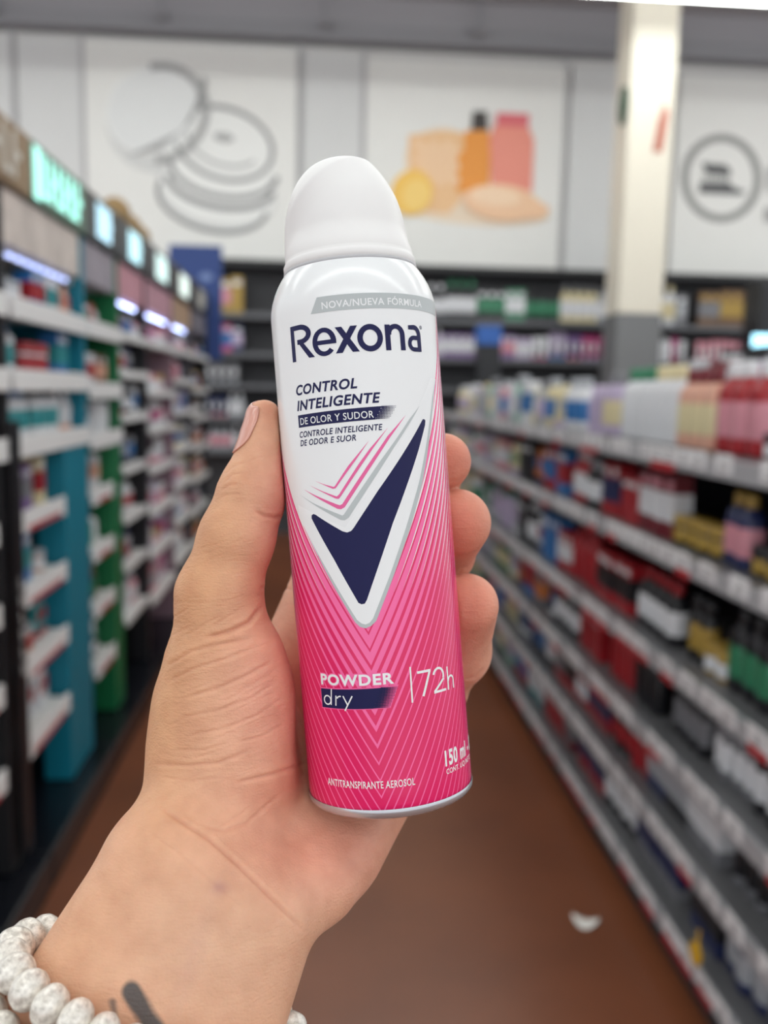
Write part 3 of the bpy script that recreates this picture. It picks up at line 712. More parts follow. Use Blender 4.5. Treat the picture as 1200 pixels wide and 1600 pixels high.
M_wpr = mat('white_print', '#eceef0', .3, noise=.01, spec=.4)
M_pink = mat('pink_print', '#e8639f', .3, noise=.02, spec=.4)
M_lpink = mat('light_pink_print', '#ef5f9d', .3, noise=.02, spec=.4)
def stroke_poly(pts, w, closed=False):
    """thick polyline as list of quads plus round joints"""
    out = []
    for i in range(len(pts) - (0 if closed else 1)):
        a, c = pts[i], pts[(i + 1) % len(pts)]; dx, dy = c[0] - a[0], c[1] - a[1]; L = math.hypot(dx, dy) or 1
        nx, ny = -dy / L * w / 2, dx / L * w / 2
        out.append([(a[0] + nx, a[1] + ny), (c[0] + nx, c[1] + ny), (c[0] - nx, c[1] - ny), (a[0] - nx, a[1] - ny)])
    return out
def arc(cx, cy, rx, ry, a0, a1, n=28): return [(cx + rx * math.cos(math.radians(a0 + (a1 - a0) * k / n)), cy + ry * math.sin(math.radians(a0 + (a1 - a0) * k / n))) for k in range(n + 1)]
def strip(outer, inner): return [outer + inner[::-1]]
def thick_arc(cx, cy, rx, ry, w, a0, a1, n=28, w2=None):
    w2 = w2 or w
    return strip(arc(cx, cy, rx, ry, a0, a1, n), arc(cx, cy, rx - w, ry - w2, a0, a1, n))
def text_bm(s, s0, h0, width, cap_h, bold=0.0, shear=0.0, spacing=1.0):
    cu = bpy.data.curves.new('txt', 'FONT'); cu.body = s; cu.size = 1.0; cu.offset = bold; cu.shear = shear; cu.resolution_u = 4
    cu.space_character = spacing; cu.fill_mode = 'FRONT' if hasattr(cu, 'fill_mode') else 'BOTH'
    o = bpy.data.objects.new('txt', cu); COL.objects.link(o)
    dg = bpy.context.evaluated_depsgraph_get(); me = bpy.data.meshes.new_from_object(o.evaluated_get(dg))
    bm = bmesh.new(); bm.from_mesh(me)
    bpy.data.meshes.remove(me); bpy.data.objects.remove(o); bpy.data.curves.remove(cu)
    bmesh.ops.remove_doubles(bm, verts=bm.verts[:], dist=1e-5)
    xs = [v.co.x for v in bm.verts]; x0, x1 = min(xs), max(xs)
    caph = .729 + 2 * bold * 0
    for v in bm.verts: v.co = Vector((s0 + (v.co.x - x0) * width / (x1 - x0), h0 + v.co.y * cap_h / caph, 0))
    return bm
O1, O2, O3, O4 = .00002, .00004, .00006, .00008
GRAYOUT = [(-20.6, 85.4), (-13.75, 72.12), (-6.18, 58.28), (-4.86, 56.91), (-3.24, 56.41), (-1.56, 57.0), (0.04, 58.37), (6.11, 70.88), (12.9, 85.21), (18.3, 97.5), (22.31, 108.83), (27.02, 122.86), (29.59, 128.36)]
WHITEOUT = [(-20.31, 84.82), (-13.14, 72.58), (-5.55, 58.96), (-4.3, 57.87), (-3.15, 57.52), (-1.95, 57.96), (-0.83, 59.14), (4.93, 71.0), (12.06, 86.69), (17.2, 98.3), (21.18, 108.85), (26.19, 122.82), (29.32, 128.34)]
print_part('outline_print', [wrap([GRAYOUT + WHITEOUT[::-1]], O2)], M_grey, 'silver grey outline')
print_part('white_field_print', [wrap([WHITEOUT + [(26, 128.5), (20, 121), (9, 106), (-6.9, 86), (-20, 92), (-24, 93.5), (-24.2, 89.6)]], O1)], M_wpr, 'white border of the check mark')
CHECK = [(19.81, 115.43), (20.3, 115.95), (20.9, 116.05), (21.47, 115.61), (21.13, 114.2), (17.65, 107.0), (12.5, 96.9), (7.11, 86.18), (-2.21, 64.61), (-2.9, 63.58), (-3.85, 63.45), (-4.76, 63.92), (-5.17, 64.78), (-11.13, 76.75), (-18.18, 89.28), (-18.07, 90.22), (-17.25, 90.57), (-16.35, 90.24), (-7.86, 85.0), (-6.43, 84.54), (-5.2, 84.92), (-4.42, 85.71), (3.37, 95.78), (13.3, 107.69)]
print_part('check_mark_print', [wrap([CHECK], O2)], M_navy, 'navy blue check mark')
GV = [(-22.65, 96.62), (-8.08, 88.28), (-6.86, 88.11), (-5.6, 88.81), (9.16, 107.9), (19.44, 120.02), (15.0, 116.0), (4.5, 104.04), (-6.96, 89.84), (-7.48, 89.55), (-8.92, 90.2), (-16.91, 93.72)]
print_part('grey_chevron_print', [wrap([GV], O3)], M_grey, 'grey chevron line')
P1 = [(-20.5, 98.05), (-8.8, 91.59), (-7.72, 91.38), (-6.55, 91.9), (4.6, 106.3), (8.44, 111.2), (14.02, 117.4), (7.6, 111.5), (1.2, 103.59), (-7.2, 92.88), (-7.96, 92.56), (-8.93, 92.91), (-16.64, 96.31)]
P2 = [(-17.93, 99.13), (-9.04, 94.55), (-8.15, 94.44), (-7.39, 95.22), (2.75, 107.9), (7.99, 114.01), (2.1, 108.2), (-1.29, 104.25), (-7.94, 95.73), (-8.74, 95.18), (-13.05, 96.93)]
P3 = [(-15.73, 100.26), (-9.8, 97.49), (-8.88, 97.56), (-2.39, 105.03), (2.08, 110.55), (-4.5, 103.8), (-9.05, 98.25), (-9.5, 98.03), (-12.84, 99.11)]
for P_ in (P1, P2, P3): print_part('pink_chevron_print', [wrap([P_], O3)], M_pink, 'pink chevron line')
# grey banner, wrapped round to the right; follows the shoulder's start
print_part('banner_print', [wrap([[(-12.4, 148.5), (-10.0, 153.0), (36, 153.0 - .4), (36, 148.3)]], O3 + .00001)], M_grey, 'grey banner')
# the word mark, drawn stroke by stroke
w_ = 1.5
L = []
L += stroke_poly([(-20.05, 135.7), (-20.05, 146.1)], 1.55)                                           # R
L += [[(-20.8, 144.7), (-16.3, 144.7), (-16.3, 146.15), (-20.8, 146.15)]]
L += thick_arc(-16.9, 143.3, 4.0, 2.85, 1.75, -90, 90, w2=1.45)
L += [[(-18.2, 140.45), (-16.3, 140.45), (-16.3, 141.9), (-18.2, 141.9)]]
L += [[(-18.3, 141.6), (-16.2, 141.2), (-12.1, 136.1), (-14.1, 136.1)]]
ex, ey = -8.85, 140.0                                                                                # e
L += thick_arc(ex, ey, 3.75, 4.1, 1.6, 5, 318, w2=1.35)
L += [[(ex - 2.6, ey - .75), (ex + 3.73, ey - .75), (ex + 3.73, ey + .5), (ex - 2.6, ey + .5)]]
L += [[(-5.3, 143.75), (-3.35, 143.75), (1.45, 136.25), (-.55, 136.25)], [(-.8, 143.75), (1.2, 143.75), (-3.5, 136.25), (-5.5, 136.25)]]   # x
L += thick_arc(4.75, 140.0, 3.75, 3.95, 1.6, 0, 180) + thick_arc(4.75, 140.0, 3.75, 3.95, 1.6, 180, 360)                              # o
L += [[(9.25, 136.2), (10.85, 136.2), (10.85, 143.65), (9.25, 143.65)]]                              # n
L += thick_arc(12.6, 140.7, 3.1, 3.15, 1.65, 0, 180, w2=1.4)
L += [[(14.05, 136.2), (15.7, 136.2), (15.7, 140.75), (14.05, 140.75)], [(9.9, 140.7), (11.2, 140.7), (11.2, 142.6), (9.9, 142.6)]]
L += [[(20.55, 136.0), (22.15, 136.0), (22.15, 140.9), (20.55, 140.9)]]                              # a
L += thick_arc(19.35, 140.7, 2.8, 3.1, 1.55, 0, 100, w2=1.4) + [[(17.2, 142.4), (19.0, 142.4), (19.0, 143.78), (17.2, 143.6)]]
L += thick_arc(19.1, 138.3, 2.35, 2.35, 1.35, 90, 270, w2=1.25) + [[(19.0, 139.4), (20.9, 139.4), (20.9, 140.65), (19.0, 140.65)], [(19.0, 135.95), (21.4, 135.95), (21.4, 137.2), (19.0, 137.2)]]
bms = [wrap(L, O3)]
L2 = thick_arc(22.6, 143.3, .55, .55, .16, 0, 180, 12) + thick_arc(22.6, 143.3, .55, .55, .16, 180, 360, 12)
bms.append(wrap(L2, O3)); bms.append(wrap_bm(text_bm('R', 22.38, 143.05, .4, .5, .02), O3))
print_part('word_mark_print', bms, M_navy, 'navy blue brand lettering')
print_part('lettering_print', [wrap_bm(text_bm('NOVA/NUEVA FÓRMULA', -8.7, 149.4, 32.6, 2.05, .012, 0, 1.06), O4)], M_wpr, 'white lettering on the banner')
print_part('lettering_print', [wrap_bm(text_bm('CONTROL', -20.4, 125.9, 20.3, 2.95, .03, .22, 1.08), O3), wrap_bm(text_bm('INTELIGENTE', -20.6, 121.35, 27.0, 2.95, .03, .22, 1.08), O3)], M_navy, 'bold navy slanted lettering')
print_part('lettering_print', [wrap_bm(text_bm('CONTROLE INTELIGENTE', -20.4, 113.35, 26.7, 1.8, .02, .2, 1.08), O3), wrap_bm(text_bm('DE ODOR E SUOR', -20.4, 110.85, 18.8, 1.8, .02, .2, 1.08), O3)], M_navy, 'small navy slanted lettering')
def halftone(x0, x1, h0, h1, lean, nx, ny, r0, r1):
    out = []
    for i in range(nx):
        for j in range(ny):
            f = i / (nx - 1); rr = r0 + (r1 - r0) * f
            y = h0 + (h1 - h0) * (j + .5) / ny; x = x0 + (x1 - x0) * (i + .5 * (j % 2)) / nx + lean * (y - h0) / (h1 - h0)
            out.append([(x + rr * math.cos(a * math.pi / 3), y + rr * math.sin(a * math.pi / 3)) for a in range(6)])
    return out
print_part('navy_box_print', [wrap([[(-20.45, 116.3), (4.2, 116.45), (6.6, 120.2), (-20.45, 119.95)]] + halftone(4.2, 8.6, 116.5, 120.25, 2.6, 10, 9, .27, .12), O3)], M_navy, 'navy box fading into dots')
print_part('lettering_print', [wrap_bm(text_bm('DE OLOR Y SUDOR', -19.6, 117.05, 23.6, 2.1, .006, 0, 1.06), O4)], M_wpr, 'white lettering in the navy box')
# lower block
print_part('lettering_halo_print', [wrap_bm(text_bm('POWDER', -19.95, 39.7, 24.0, 3.45, .075, 0, 1.12), O2), wrap([[(-20.3, 32.55), (2.2, 32.7), (5.1, 39.3), (-20.3, 38.8)]], O1)], M_lpink, 'light pink edge around the lettering')
print_part('lettering_print', [wrap_bm(text_bm('POWDER', -19.7, 39.85, 23.5, 3.2, .03, 0, 1.12), O3)], M_wpr, 'bold white lettering')
print_part('navy_box_print', [wrap([[(-20.0, 32.85), (-2.9, 32.9), (.1, 38.8), (-20.05, 38.5)]] + halftone(-2.8, 2.0, 33.0, 38.9, 2.9, 11, 13, .34, .13), O3)], M_navy, 'navy box fading into dots')
D = thick_arc(-17.6, 35.2, 1.5, 1.5, .42, 0, 180) + thick_arc(-17.6, 35.2, 1.5, 1.5, .42, 180, 360) + [[(-16.52, 33.8), (-16.1, 33.8), (-15.6, 38.6), (-16.0, 38.6)]]
D += stroke_poly([(-14.6, 33.7), (-14.3, 36.7)], .42) + thick_arc(-12.9, 35.5, 1.35, 1.25, .42, 75, 160, 12)
D += stroke_poly([(-11.9, 36.7), (-10.5, 33.9)], .42) + stroke_poly([(-8.9, 36.7), (-11.6, 32.3)], .42)
print_part('lettering_print', [wrap(D, O4)], M_wpr, 'thin white handwritten style lettering')
D = stroke_poly([(8.8, 33.4), (8.95, 43.9)], .5)
D += stroke_poly([(11.0, 41.9), (15.6, 41.9)], .75) + stroke_poly([(15.35, 41.9), (12.5, 34.7)], .75)
D += thick_arc(18.6, 39.7, 2.4, 2.6, .72, -25, 165) + stroke_poly([(20.7, 38.6), (16.6, 35.2)], .72) + stroke_poly([(16.4, 35.05), (21.4, 35.05)], .72)
D += stroke_poly([(22.6, 34.6), (22.6, 41.6)], .62) + thick_arc(24.1, 37.2, 1.6, 1.7, .6, 0, 180) + stroke_poly([(25.4, 34.6), (25.4, 37.3)], .6)
print_part('lettering_print', [wrap(D, O3)], M_wpr, 'white lettering beside an upright line')
print_part('lettering_print', [wrap_bm(text_bm('150 ml - 89 g', 18.6, 12.5, 24.5, 4.6, .035, 0, 1.1), O3), wrap_bm(text_bm('CONT. LIQ./NETO', 18.8, 9.9, 16.5, 1.6, .012, 0, 1.08), O3), wrap_bm(text_bm('ANTITRANSPIRANTE AEROSOL', -20.3, 9.4, 28.0, 2.2, .012, 0, 1.1), O3)], M_wpr, 'small white lettering')

# ================================================================== THE HAND
def arr(p): return np.array(p, dtype=np.float32)
def rc(P, p1, r1, p2, r2):
    """signed distance to a tapered capsule; p = (px, py, depth), r in pixels at that depth"""
    a = arr(H(*p1)); b = arr(H(*p2)); ra = r1 / F * p1[2]; rb = r2 / F * p2[2]
    ba = b - a; l2 = float(ba @ ba); t = np.clip(((P - a) @ ba) / l2, 0, 1)
    q = P - a - t[:, None] * ba
    return np.sqrt((q * q).sum(1)) - (ra + (rb - ra) * t)
def el(P, c, rx, ry, rz, rot=0):
    """ellipsoid, radii rx, ry in pixels, rz in metres, turned by rot degrees in the picture"""
    o = arr(H(*c)); q = P - o; r = math.radians(rot); cs, sn = math.cos(r), math.sin(r)
    x = q[:, 0] * cs + q[:, 1] * sn; y = -q[:, 0] * sn + q[:, 1] * cs
    ax, ay = rx / F * c[2], ry / F * c[2]
    k0 = np.sqrt((x / ax) ** 2 + (y / ay) ** 2 + (q[:, 2] / rz) ** 2) + 1e-9
    k1 = np.sqrt((x / ax ** 2) ** 2 + (y / ay ** 2) ** 2 + (q[:, 2] / rz ** 2) ** 2) + 1e-9
    return k0 * (k0 - 1) / k1
def smin(a, b, k):
    h = np.clip(.5 + .5 * (b - a) / k, 0, 1); return b + (a - b) * h - k * h * (1 - h)
def chain(P, pts, k=.004):
    d = None
    for i in range(len(pts) - 1):
        e = rc(P, pts[i][:3], pts[i][3], pts[i + 1][:3], pts[i + 1][3])
        d = e if d is None else smin(d, e, k)
    return d
THUMB = [(413, 652, .287, 27), (412, 692, .286, 31), (405, 732, .285, 38), (395, 770, .283, 50), (370, 840, .281, 55), (342, 930, .280, 63), (348, 1010, .281, 82)]
INDEX = [(515, 900, .343, 50), (645, 810, .345, 42), (678, 752, .323, 36), (692, 721, .300, 44)]
MIDDLE = [(540, 975, .348, 50), (662, 925, .347, 42), (694, 866, .325, 43), (714, 817, .301, 53)]
RING = [(565, 1060, .346, 48), (682, 1078, .341, 44), (714, 1018, .320, 49), (729, 946, .300, 50)]
PINKY = [(600, 1140, .338, 42), (665, 1135, .338, 36), (672, 1110, .33, 34), (668, 1090, .325, 32)]
def sdf(P):
    th = chain(P, THUMB, .005)
    pm_ = [((515, 900, .343), 54, (390, 1230, .298), 74), ((540, 975, .348), 52, (420, 1290, .297), 72), ((565, 1060, .346), 52, (470, 1330, .293), 70), ((600, 1140, .338), 50, (520, 1330, .292), 62)]
    palm = None
    for p1, r1, p2, r2 in pm_:
        e = rc(P, p1, r1, p2, r2); palm = e if palm is None else smin(palm, e, .010)
    palm = smin(palm, el(P, (349, 1115, .283), 112, 156, .021, -8), .010)            # thenar
    palm = smin(palm, rc(P, (592, 1225, .318), 62, (492, 1375, .276), 70), .010)      # hypothenar
    palm = smin(palm, rc(P, (345, 1230, .280), 108, (300, 1320, .268), 100), .012)
    wr = smin(rc(P, (247, 1372, .258), 96, (48, 1712, .238), 118), rc(P, (398, 1442, .258), 94, (256, 1808, .238), 122), .016)
    wr = smin(wr, rc(P, (322, 1405, .256), 96, (150, 1752, .236), 130), .012)
    palm = smin(palm, wr, .012)
    palm = smin(palm, th, .006)
    fi = chain(P, INDEX, .005)
    fi = smin(fi, chain(P, MIDDLE, .005), .0012)
    fi = smin(fi, chain(P, RING, .005), .0012)
    fi = smin(fi, chain(P, PINKY, .005), .0012)
    d = smin(palm, fi, .004)
    # the flesh gives way where the can presses on it
    q = P - arr(CB); u = q @ arr(CAX); rad = q - u[:, None] * arr(CAX)
    dr = np.sqrt((rad * rad).sum(1)) - (R + .00012)
    dc = np.maximum(dr, np.maximum(-.0004 - u, u - .165))
    m = -dc
    h = np.clip(.5 + .5 * (m - d) / .0015, 0, 1)
    d = d + (m - d) * h + .0015 * h * (1 - h)
    return d
def surface_nets(lo, hi, step):
    n = np.ceil((hi - lo) / step).astype(int) + 1
    # coarse pass picks the blocks near the surface
    g = [lo[i] + step * np.arange(n[i]) for i in range(3)]
    V = np.full(tuple(n), 1.0, dtype=np.float32)
    B = 8; cst = step * B
    c = [lo[i] + cst * (np.arange(int(math.ceil(n[i] / B))) + .5) for i in range(3)]
    cg = np.stack(np.meshgrid(*c, indexing='ij'), -1).reshape(-1, 3).astype(np.float32)
    cd = sdf(cg).reshape([len(x) for x in c])
    for i, j, k in np.argwhere(np.abs(cd) < cst * 1.15):
        sl = tuple(slice(a * B, min(a * B + B, m_)) for a, m_ in zip((i, j, k), n))
        gg = np.stack(np.meshgrid(g[0][sl[0]], g[1][sl[1]], g[2][sl[2]], indexing='ij'), -1)
        V[sl] = sdf(gg.reshape(-1, 3).astype(np.float32)).reshape(gg.shape[:3])
    for i, j, k in np.argwhere(cd <= -cst * 1.15):
        sl = tuple(slice(a * B, min(a * B + B, m_)) for a, m_ in zip((i, j, k), n)); V[sl] = -1.0
    S = V < 0
    cnt = np.zeros(tuple(n - 1), dtype=np.int8)
    for a in (0, 1):
        for b in (0, 1):
            for c_ in (0, 1): cnt += S[a:n[0] - 1 + a, b:n[1] - 1 + b, c_:n[2] - 1 + c_]
    act = np.argwhere((cnt > 0) & (cnt < 8)); idx = -np.ones(tuple(n - 1), dtype=np.int64); idx[tuple(act.T)] = np.arange(len(act))
    acc = np.zeros((len(act), 3)); w = np.zeros(len(act))
    cor = [(a, b, c_) for a in (0, 1) for b in (0, 1) for c_ in (0, 1)]
    for p in cor:
        for ax in range(3):
            if p[ax]: continue
            q = list(p); q[ax] = 1
            v0 = V[act[:, 0] + p[0], act[:, 1] + p[1], act[:, 2] + p[2]]; v1 = V[act[:, 0] + q[0], act[:, 1] + q[1], act[:, 2] + q[2]]
            m = (v0 < 0) != (v1 < 0); t = np.where(m, v0 / np.where(v0 == v1, 1, v0 - v1), 0)
            pt = np.array(p)[None, :] + np.zeros((len(act), 3)); pt[:, ax] += t
            acc[m] += pt[m]; w[m] += 1
    vert = lo + (act + acc / w[:, None]) * step
    faces = []
    for ax in range(3):
        o1, o2 = (ax + 1) % 3, (ax + 2) % 3
        s0 = [slice(None)] * 3; s1 = [slice(None)] * 3; s0[ax] = slice(0, n[ax] - 1); s1[ax] = slice(1, n[ax])
        A, Bv = S[tuple(s0)], S[tuple(s1)]
        e = np.argwhere(A != Bv); e = e[(e[:, o1] > 0) & (e[:, o2] > 0) & (e[:, o1] < n[o1] - 1) & (e[:, o2] < n[o2] - 1)]
        inside = A[tuple(e.T)]
        def ix(d1, d2):
            q = e.copy(); q[:, o1] -= d1; q[:, o2] -= d2; return idx[tuple(q.T)]
        f = np.stack([ix(1, 1), ix(0, 1), ix(0, 0), ix(1, 0)], 1)
        f[~inside] = f[~inside][:, ::-1]; faces.append(f)
    return vert, np.concatenate(faces)
def sub_quads(v, f):
    n = len(v); e = np.sort(np.stack([f, np.roll(f, -1, 1)], -1).reshape(-1, 2), 1)
    ue, inv = np.unique(e, axis=0, return_inverse=True); inv = inv.reshape(-1, 4)
    mid = v[ue].mean(1); cen = v[f].mean(1); nv_ = np.concatenate([v, mid, cen])
    E = n + inv; C = n + len(ue) + np.arange(len(f))
    q = [np.stack([f[:, i], E[:, i], C, E[:, (i - 1) % 4]], 1) for i in range(4)]
    return nv_, np.concatenate(q)
def grad(P, e=.0003):
    g = np.stack([sdf(P + arr([e if i == j else 0 for j in range(3)])) - sdf(P - arr([e if i == j else 0 for j in range(3)])) for i in range(3)], 1)
    return g / (np.linalg.norm(g, axis=1, keepdims=True) + 1e-9)
def settle(v, it=2):
    for _ in range(it):
        P = v.astype(np.float32); d = sdf(P); v = v - grad(P) * np.clip(d, -.0006, .0006)[:, None] * .9
    return v
lo = np.array([-.125, -.155, -.375]); hi = np.array([.055, .045, -.165])
hv, hf = surface_nets(lo, hi, HAND_STEP)
hv = settle(hv); hv, hf = sub_quads(hv, hf); hv = settle(hv, 1)
for _ in range(HAND_SUB): hv, hf = sub_quads(hv, hf); hv = settle(hv, 1)
# keep what lies above the cut of the forearm (far outside the frame)
NRM = grad(hv.astype(np.float32))
PXc = np.stack([600 + F * hv[:, 0] / -hv[:, 2], 800 - F * hv[:, 1] / -hv[:, 2]], 1)
front = np.clip(NRM[:, 2] * 2 + .4, 0, 1)
def seg_dist(P, a, b):
    a = np.array(a, float); b = np.array(b, float); ab = b - a; t = np.clip(((P - a) @ ab) / (ab @ ab), 0, 1)
    return np.linalg.norm(P - a - t[:, None] * ab, axis=1), t
def crease(pts, w, dep):
    """groove: min distance to the line on the skin, tapering at the ends"""
    n = len(pts) - 1; best = np.full(len(PXc), 1e9); tt = np.zeros(len(PXc))
    for i in range(n):
        d, t = seg_dist(PXc, pts[i], pts[i + 1]); m = d < best; best[m] = d[m]; tt[m] = (i + t[m]) / n
    tap = np.clip(np.minimum(tt, 1 - tt) * 6 + .25, 0, 1)
    return (np.exp(-(best / w) ** 2) - .35 * np.exp(-((best - 2.2 * w) / (1.4 * w)) ** 2)) * dep * .001 * tap * front
DISP = np.zeros(len(hv))
CRE = [([(409, 948), (388, 974), (356, 988), (322, 996)], 3.2, .75), ([(398, 798), (412, 806), (430, 809), (440, 806)], 2.6, .55),
       ([(352, 752), (362, 742), (378, 738)], 2.0, .3), ([(346, 766), (358, 758), (372, 756)], 1.8, .25), ([(350, 742), (366, 728), (384, 722)], 1.8, .2),
       ([(346, 776), (360, 772), (378, 772)], 1.8, .22), ([(388, 722), (400, 716), (410, 714)], 1.4, .15),
       ([(392, 998), (345, 1006), (298, 1018), (262, 1040)], 2.6, .38), ([(400, 1012), (350, 1030), (300, 1046), (262, 1066)], 2.4, .3),
       ([(425, 1034), (385, 1056), (340, 1076), (280, 1092)], 2.6, .34), ([(432, 1064), (392, 1092), (340, 1110), (280, 1122)], 2.4, .28),
       ([(440, 1092), (400, 1118), (352, 1138), (290, 1150)], 2.4, .25), ([(446, 1130), (410, 1150), (370, 1160)], 2.2, .2),
       ([(246, 1194), (290, 1196), (342, 1192), (392, 1172)], 2.8, .4), ([(250, 1214), (300, 1220), (350, 1214)], 2.2, .22),
       ([(372, 1222), (425, 1210), (482, 1191)], 3.0, .5), ([(360, 1160), (320, 1172), (270, 1172)], 2.2, .22),
       ([(251, 1262), (290, 1288), (327, 1311), (373, 1352), (432, 1410), (474, 1453)], 3.2, .6),
       ([(233, 1300), (280, 1334), (327, 1376), (380, 1420)], 2.6, .18), ([(327, 1293), (352, 1298), (385, 1286), (443, 1236)], 2.8, .35),
       ([(338, 1296), (360, 1282), (390, 1262)], 2.2, .2),
       ([(406, 919), (430, 917), (460, 921)], 2.4, .6), ([(415, 965), (440, 985), (462, 1010)], 2.2, .25),
       ([(716, 898), (722, 888), (732, 886)], 2.2, .2), ([(728, 1062), (742, 1058), (756, 1044)], 2.4, .35), ([(700, 752), (716, 750), (728, 744)], 2.0, .15)]
rnd = np.random.RandomState(4)
for i in range(26):                                                                   # fine folds across the thenar
    x = rnd.uniform(265, 420); y = rnd.uniform(960, 1240); l = rnd.uniform(30, 75); sl = rnd.uniform(-.55, -.25)
    CRE.append(([(x - l / 2, y - sl * l / 2 + 3), (x, y), (x + l / 2, y + sl * l / 2 - 2)], 1.7, rnd.uniform(.06, .15)))
for i in range(16):                                                                   # and across the thumb
    x = rnd.uniform(300, 410); y = rnd.uniform(800, 960); l = rnd.uniform(20, 50)
    CRE.append(([(x - l / 2, y + 5), (x, y), (x + l / 2, y - 8)], 1.5, rnd.uniform(.04, .1)))
CM = np.zeros(len(hv))
for pts, w, dep in CRE:
    e = crease(pts, w * 1.12, dep * .78); DISP += e; CM = np.maximum(CM, e)
# soft tendon and vein relief on the wrist
for pts, w, dep in [([(330, 1360), (300, 1420), (255, 1500), (200, 1600)], 14, -.35), ([(345, 1400), (330, 1480), (290, 1590)], 10, -.25)]:
    n = len(pts) - 1; best = np.full(len(PXc), 1e9)
    for i in range(n): best = np.minimum(best, seg_dist(PXc, pts[i], pts[i + 1])[0])
    DISP += np.exp(-(best / w) ** 2) * dep * .001 * front
hv = hv - NRM * DISP[:, None]
# skin colour per vertex, with crease shade painted in
base = np.array(srgb('#e3b192')[:3]); tan = np.array(srgb('#d6a177')[:3]); pinkc = np.array(srgb('#e8a892')[:3]); redc = np.array(srgb('#cf6f5b')[:3]); pale = np.array(srgb('#e4bb9e')[:3])
def blob(cx, cy, rx, ry, rot=0):
    r = math.radians(rot); x = (PXc[:, 0] - cx); y = (PXc[:, 1] - cy); u = x * math.cos(r) + y * math.sin(r); v = -x * math.sin(r) + y * math.cos(r)
    return np.exp(-((u / rx) ** 2 + (v / ry) ** 2))[:, None]
col = np.tile(base, (len(hv), 1))
def lay(c, m): 
    global col
    col = col * (1 - m) + c * m
dep = -hv[:, 2]
lay(tan, np.clip(blob(300, 900, 90, 200, 15) * .8 + blob(240, 1150, 60, 170) * .7 + blob(120, 1450, 90, 110) * .35, 0, 1))
lay(pinkc, np.clip(blob(420, 1090, 70, 120) * .8 + blob(430, 780, 40, 110) * .7 + blob(520, 1330, 120, 90) * .95, 0, 1))
lay(redc, np.clip(blob(405, 900, 22, 55) * .3 + blob(430, 1240, 70, 26) * .25 + blob(560, 1300, 110, 45, -30) * .22 + blob(418, 640, 22, 26) * .3, 0, 1))
fm = np.clip((PXc[:, 0] - 640) / 30, 0, 1)[:, None] * (PXc[:, 1] < 1120)[:, None]
lay(pinkc, fm * .6); lay(redc, fm * np.clip(blob(712, 712, 50, 40) * .6 + blob(722, 822, 48, 60) * .75 + blob(745, 945, 40, 50) * .6, 0, 1))
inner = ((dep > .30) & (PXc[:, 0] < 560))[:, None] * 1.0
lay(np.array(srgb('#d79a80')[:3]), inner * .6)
lay(pale, np.clip(blob(330, 1480, 150, 110) * .6, 0, 1))
lay(np.array(srgb('#b78a86')[:3]), blob(343, 1387, 12, 10) * .5 + blob(300, 1500, 16, 90, 18) * .18)
lay(redc * .8, np.clip(CM * 1000 * .45, 0, .35)[:, None])  # creases redder, with some of their shade painted into the colour
ink = np.array(srgb('#3f474d')[:3])
def tat(cx, cy, rx, ry, rot):
    r = math.radians(rot); x = PXc[:, 0] - cx; y = PXc[:, 1] - cy; u = x * math.cos(r) + y * math.sin(r); v = -x * math.sin(r) + y * math.cos(r)
    q = (np.abs(u / rx) ** 2.6 + np.abs(v / ry) ** 2.6) ** (1 / 2.6); return np.clip((1.12 - q) / .28, 0, 1)[:, None]
_d1, _t1 = seg_dist(PXc, (206, 1549), (245, 1615)); _d2, _ = seg_dist(PXc, (176, 1566), (180, 1590))
_wob = 1.6 * np.sin(PXc[:, 0] * .13) + 1.4 * np.sin(PXc[:, 1] * .11)
_m = np.maximum(np.clip((20 + _wob - _d1) / 9, 0, 1) * .9, np.clip((9 + _wob * .5 - _d2) / 7, 0, 1) * .7)
lay(ink, (_m * (NRM[:, 2] > 0))[:, None])
HC = np.array(H(300, 1420, .258))                                     # origin at the wrist
person = bpy.data.objects.new('person', None); COL.objects.link(person); person.empty_display_size = .05
person.matrix_world = cam_matrix(np.eye(3), HC)
tag(person, "person's bare left hand and tattooed forearm, light skin, gripping the spray can", 'person')
me = bpy.data.meshes.new('hand_and_forearm')
me.from_pydata((hv - HC).tolist(), [], hf.tolist()); me.update()
me.polygons.foreach_set('use_smooth', [True] * len(me.polygons))
ca = me.color_attributes.new('skin_colour', 'FLOAT_COLOR', 'POINT')
ca.data.foreach_set('color', np.concatenate([col, np.ones((len(col), 1))], 1).astype(np.float32).ravel())
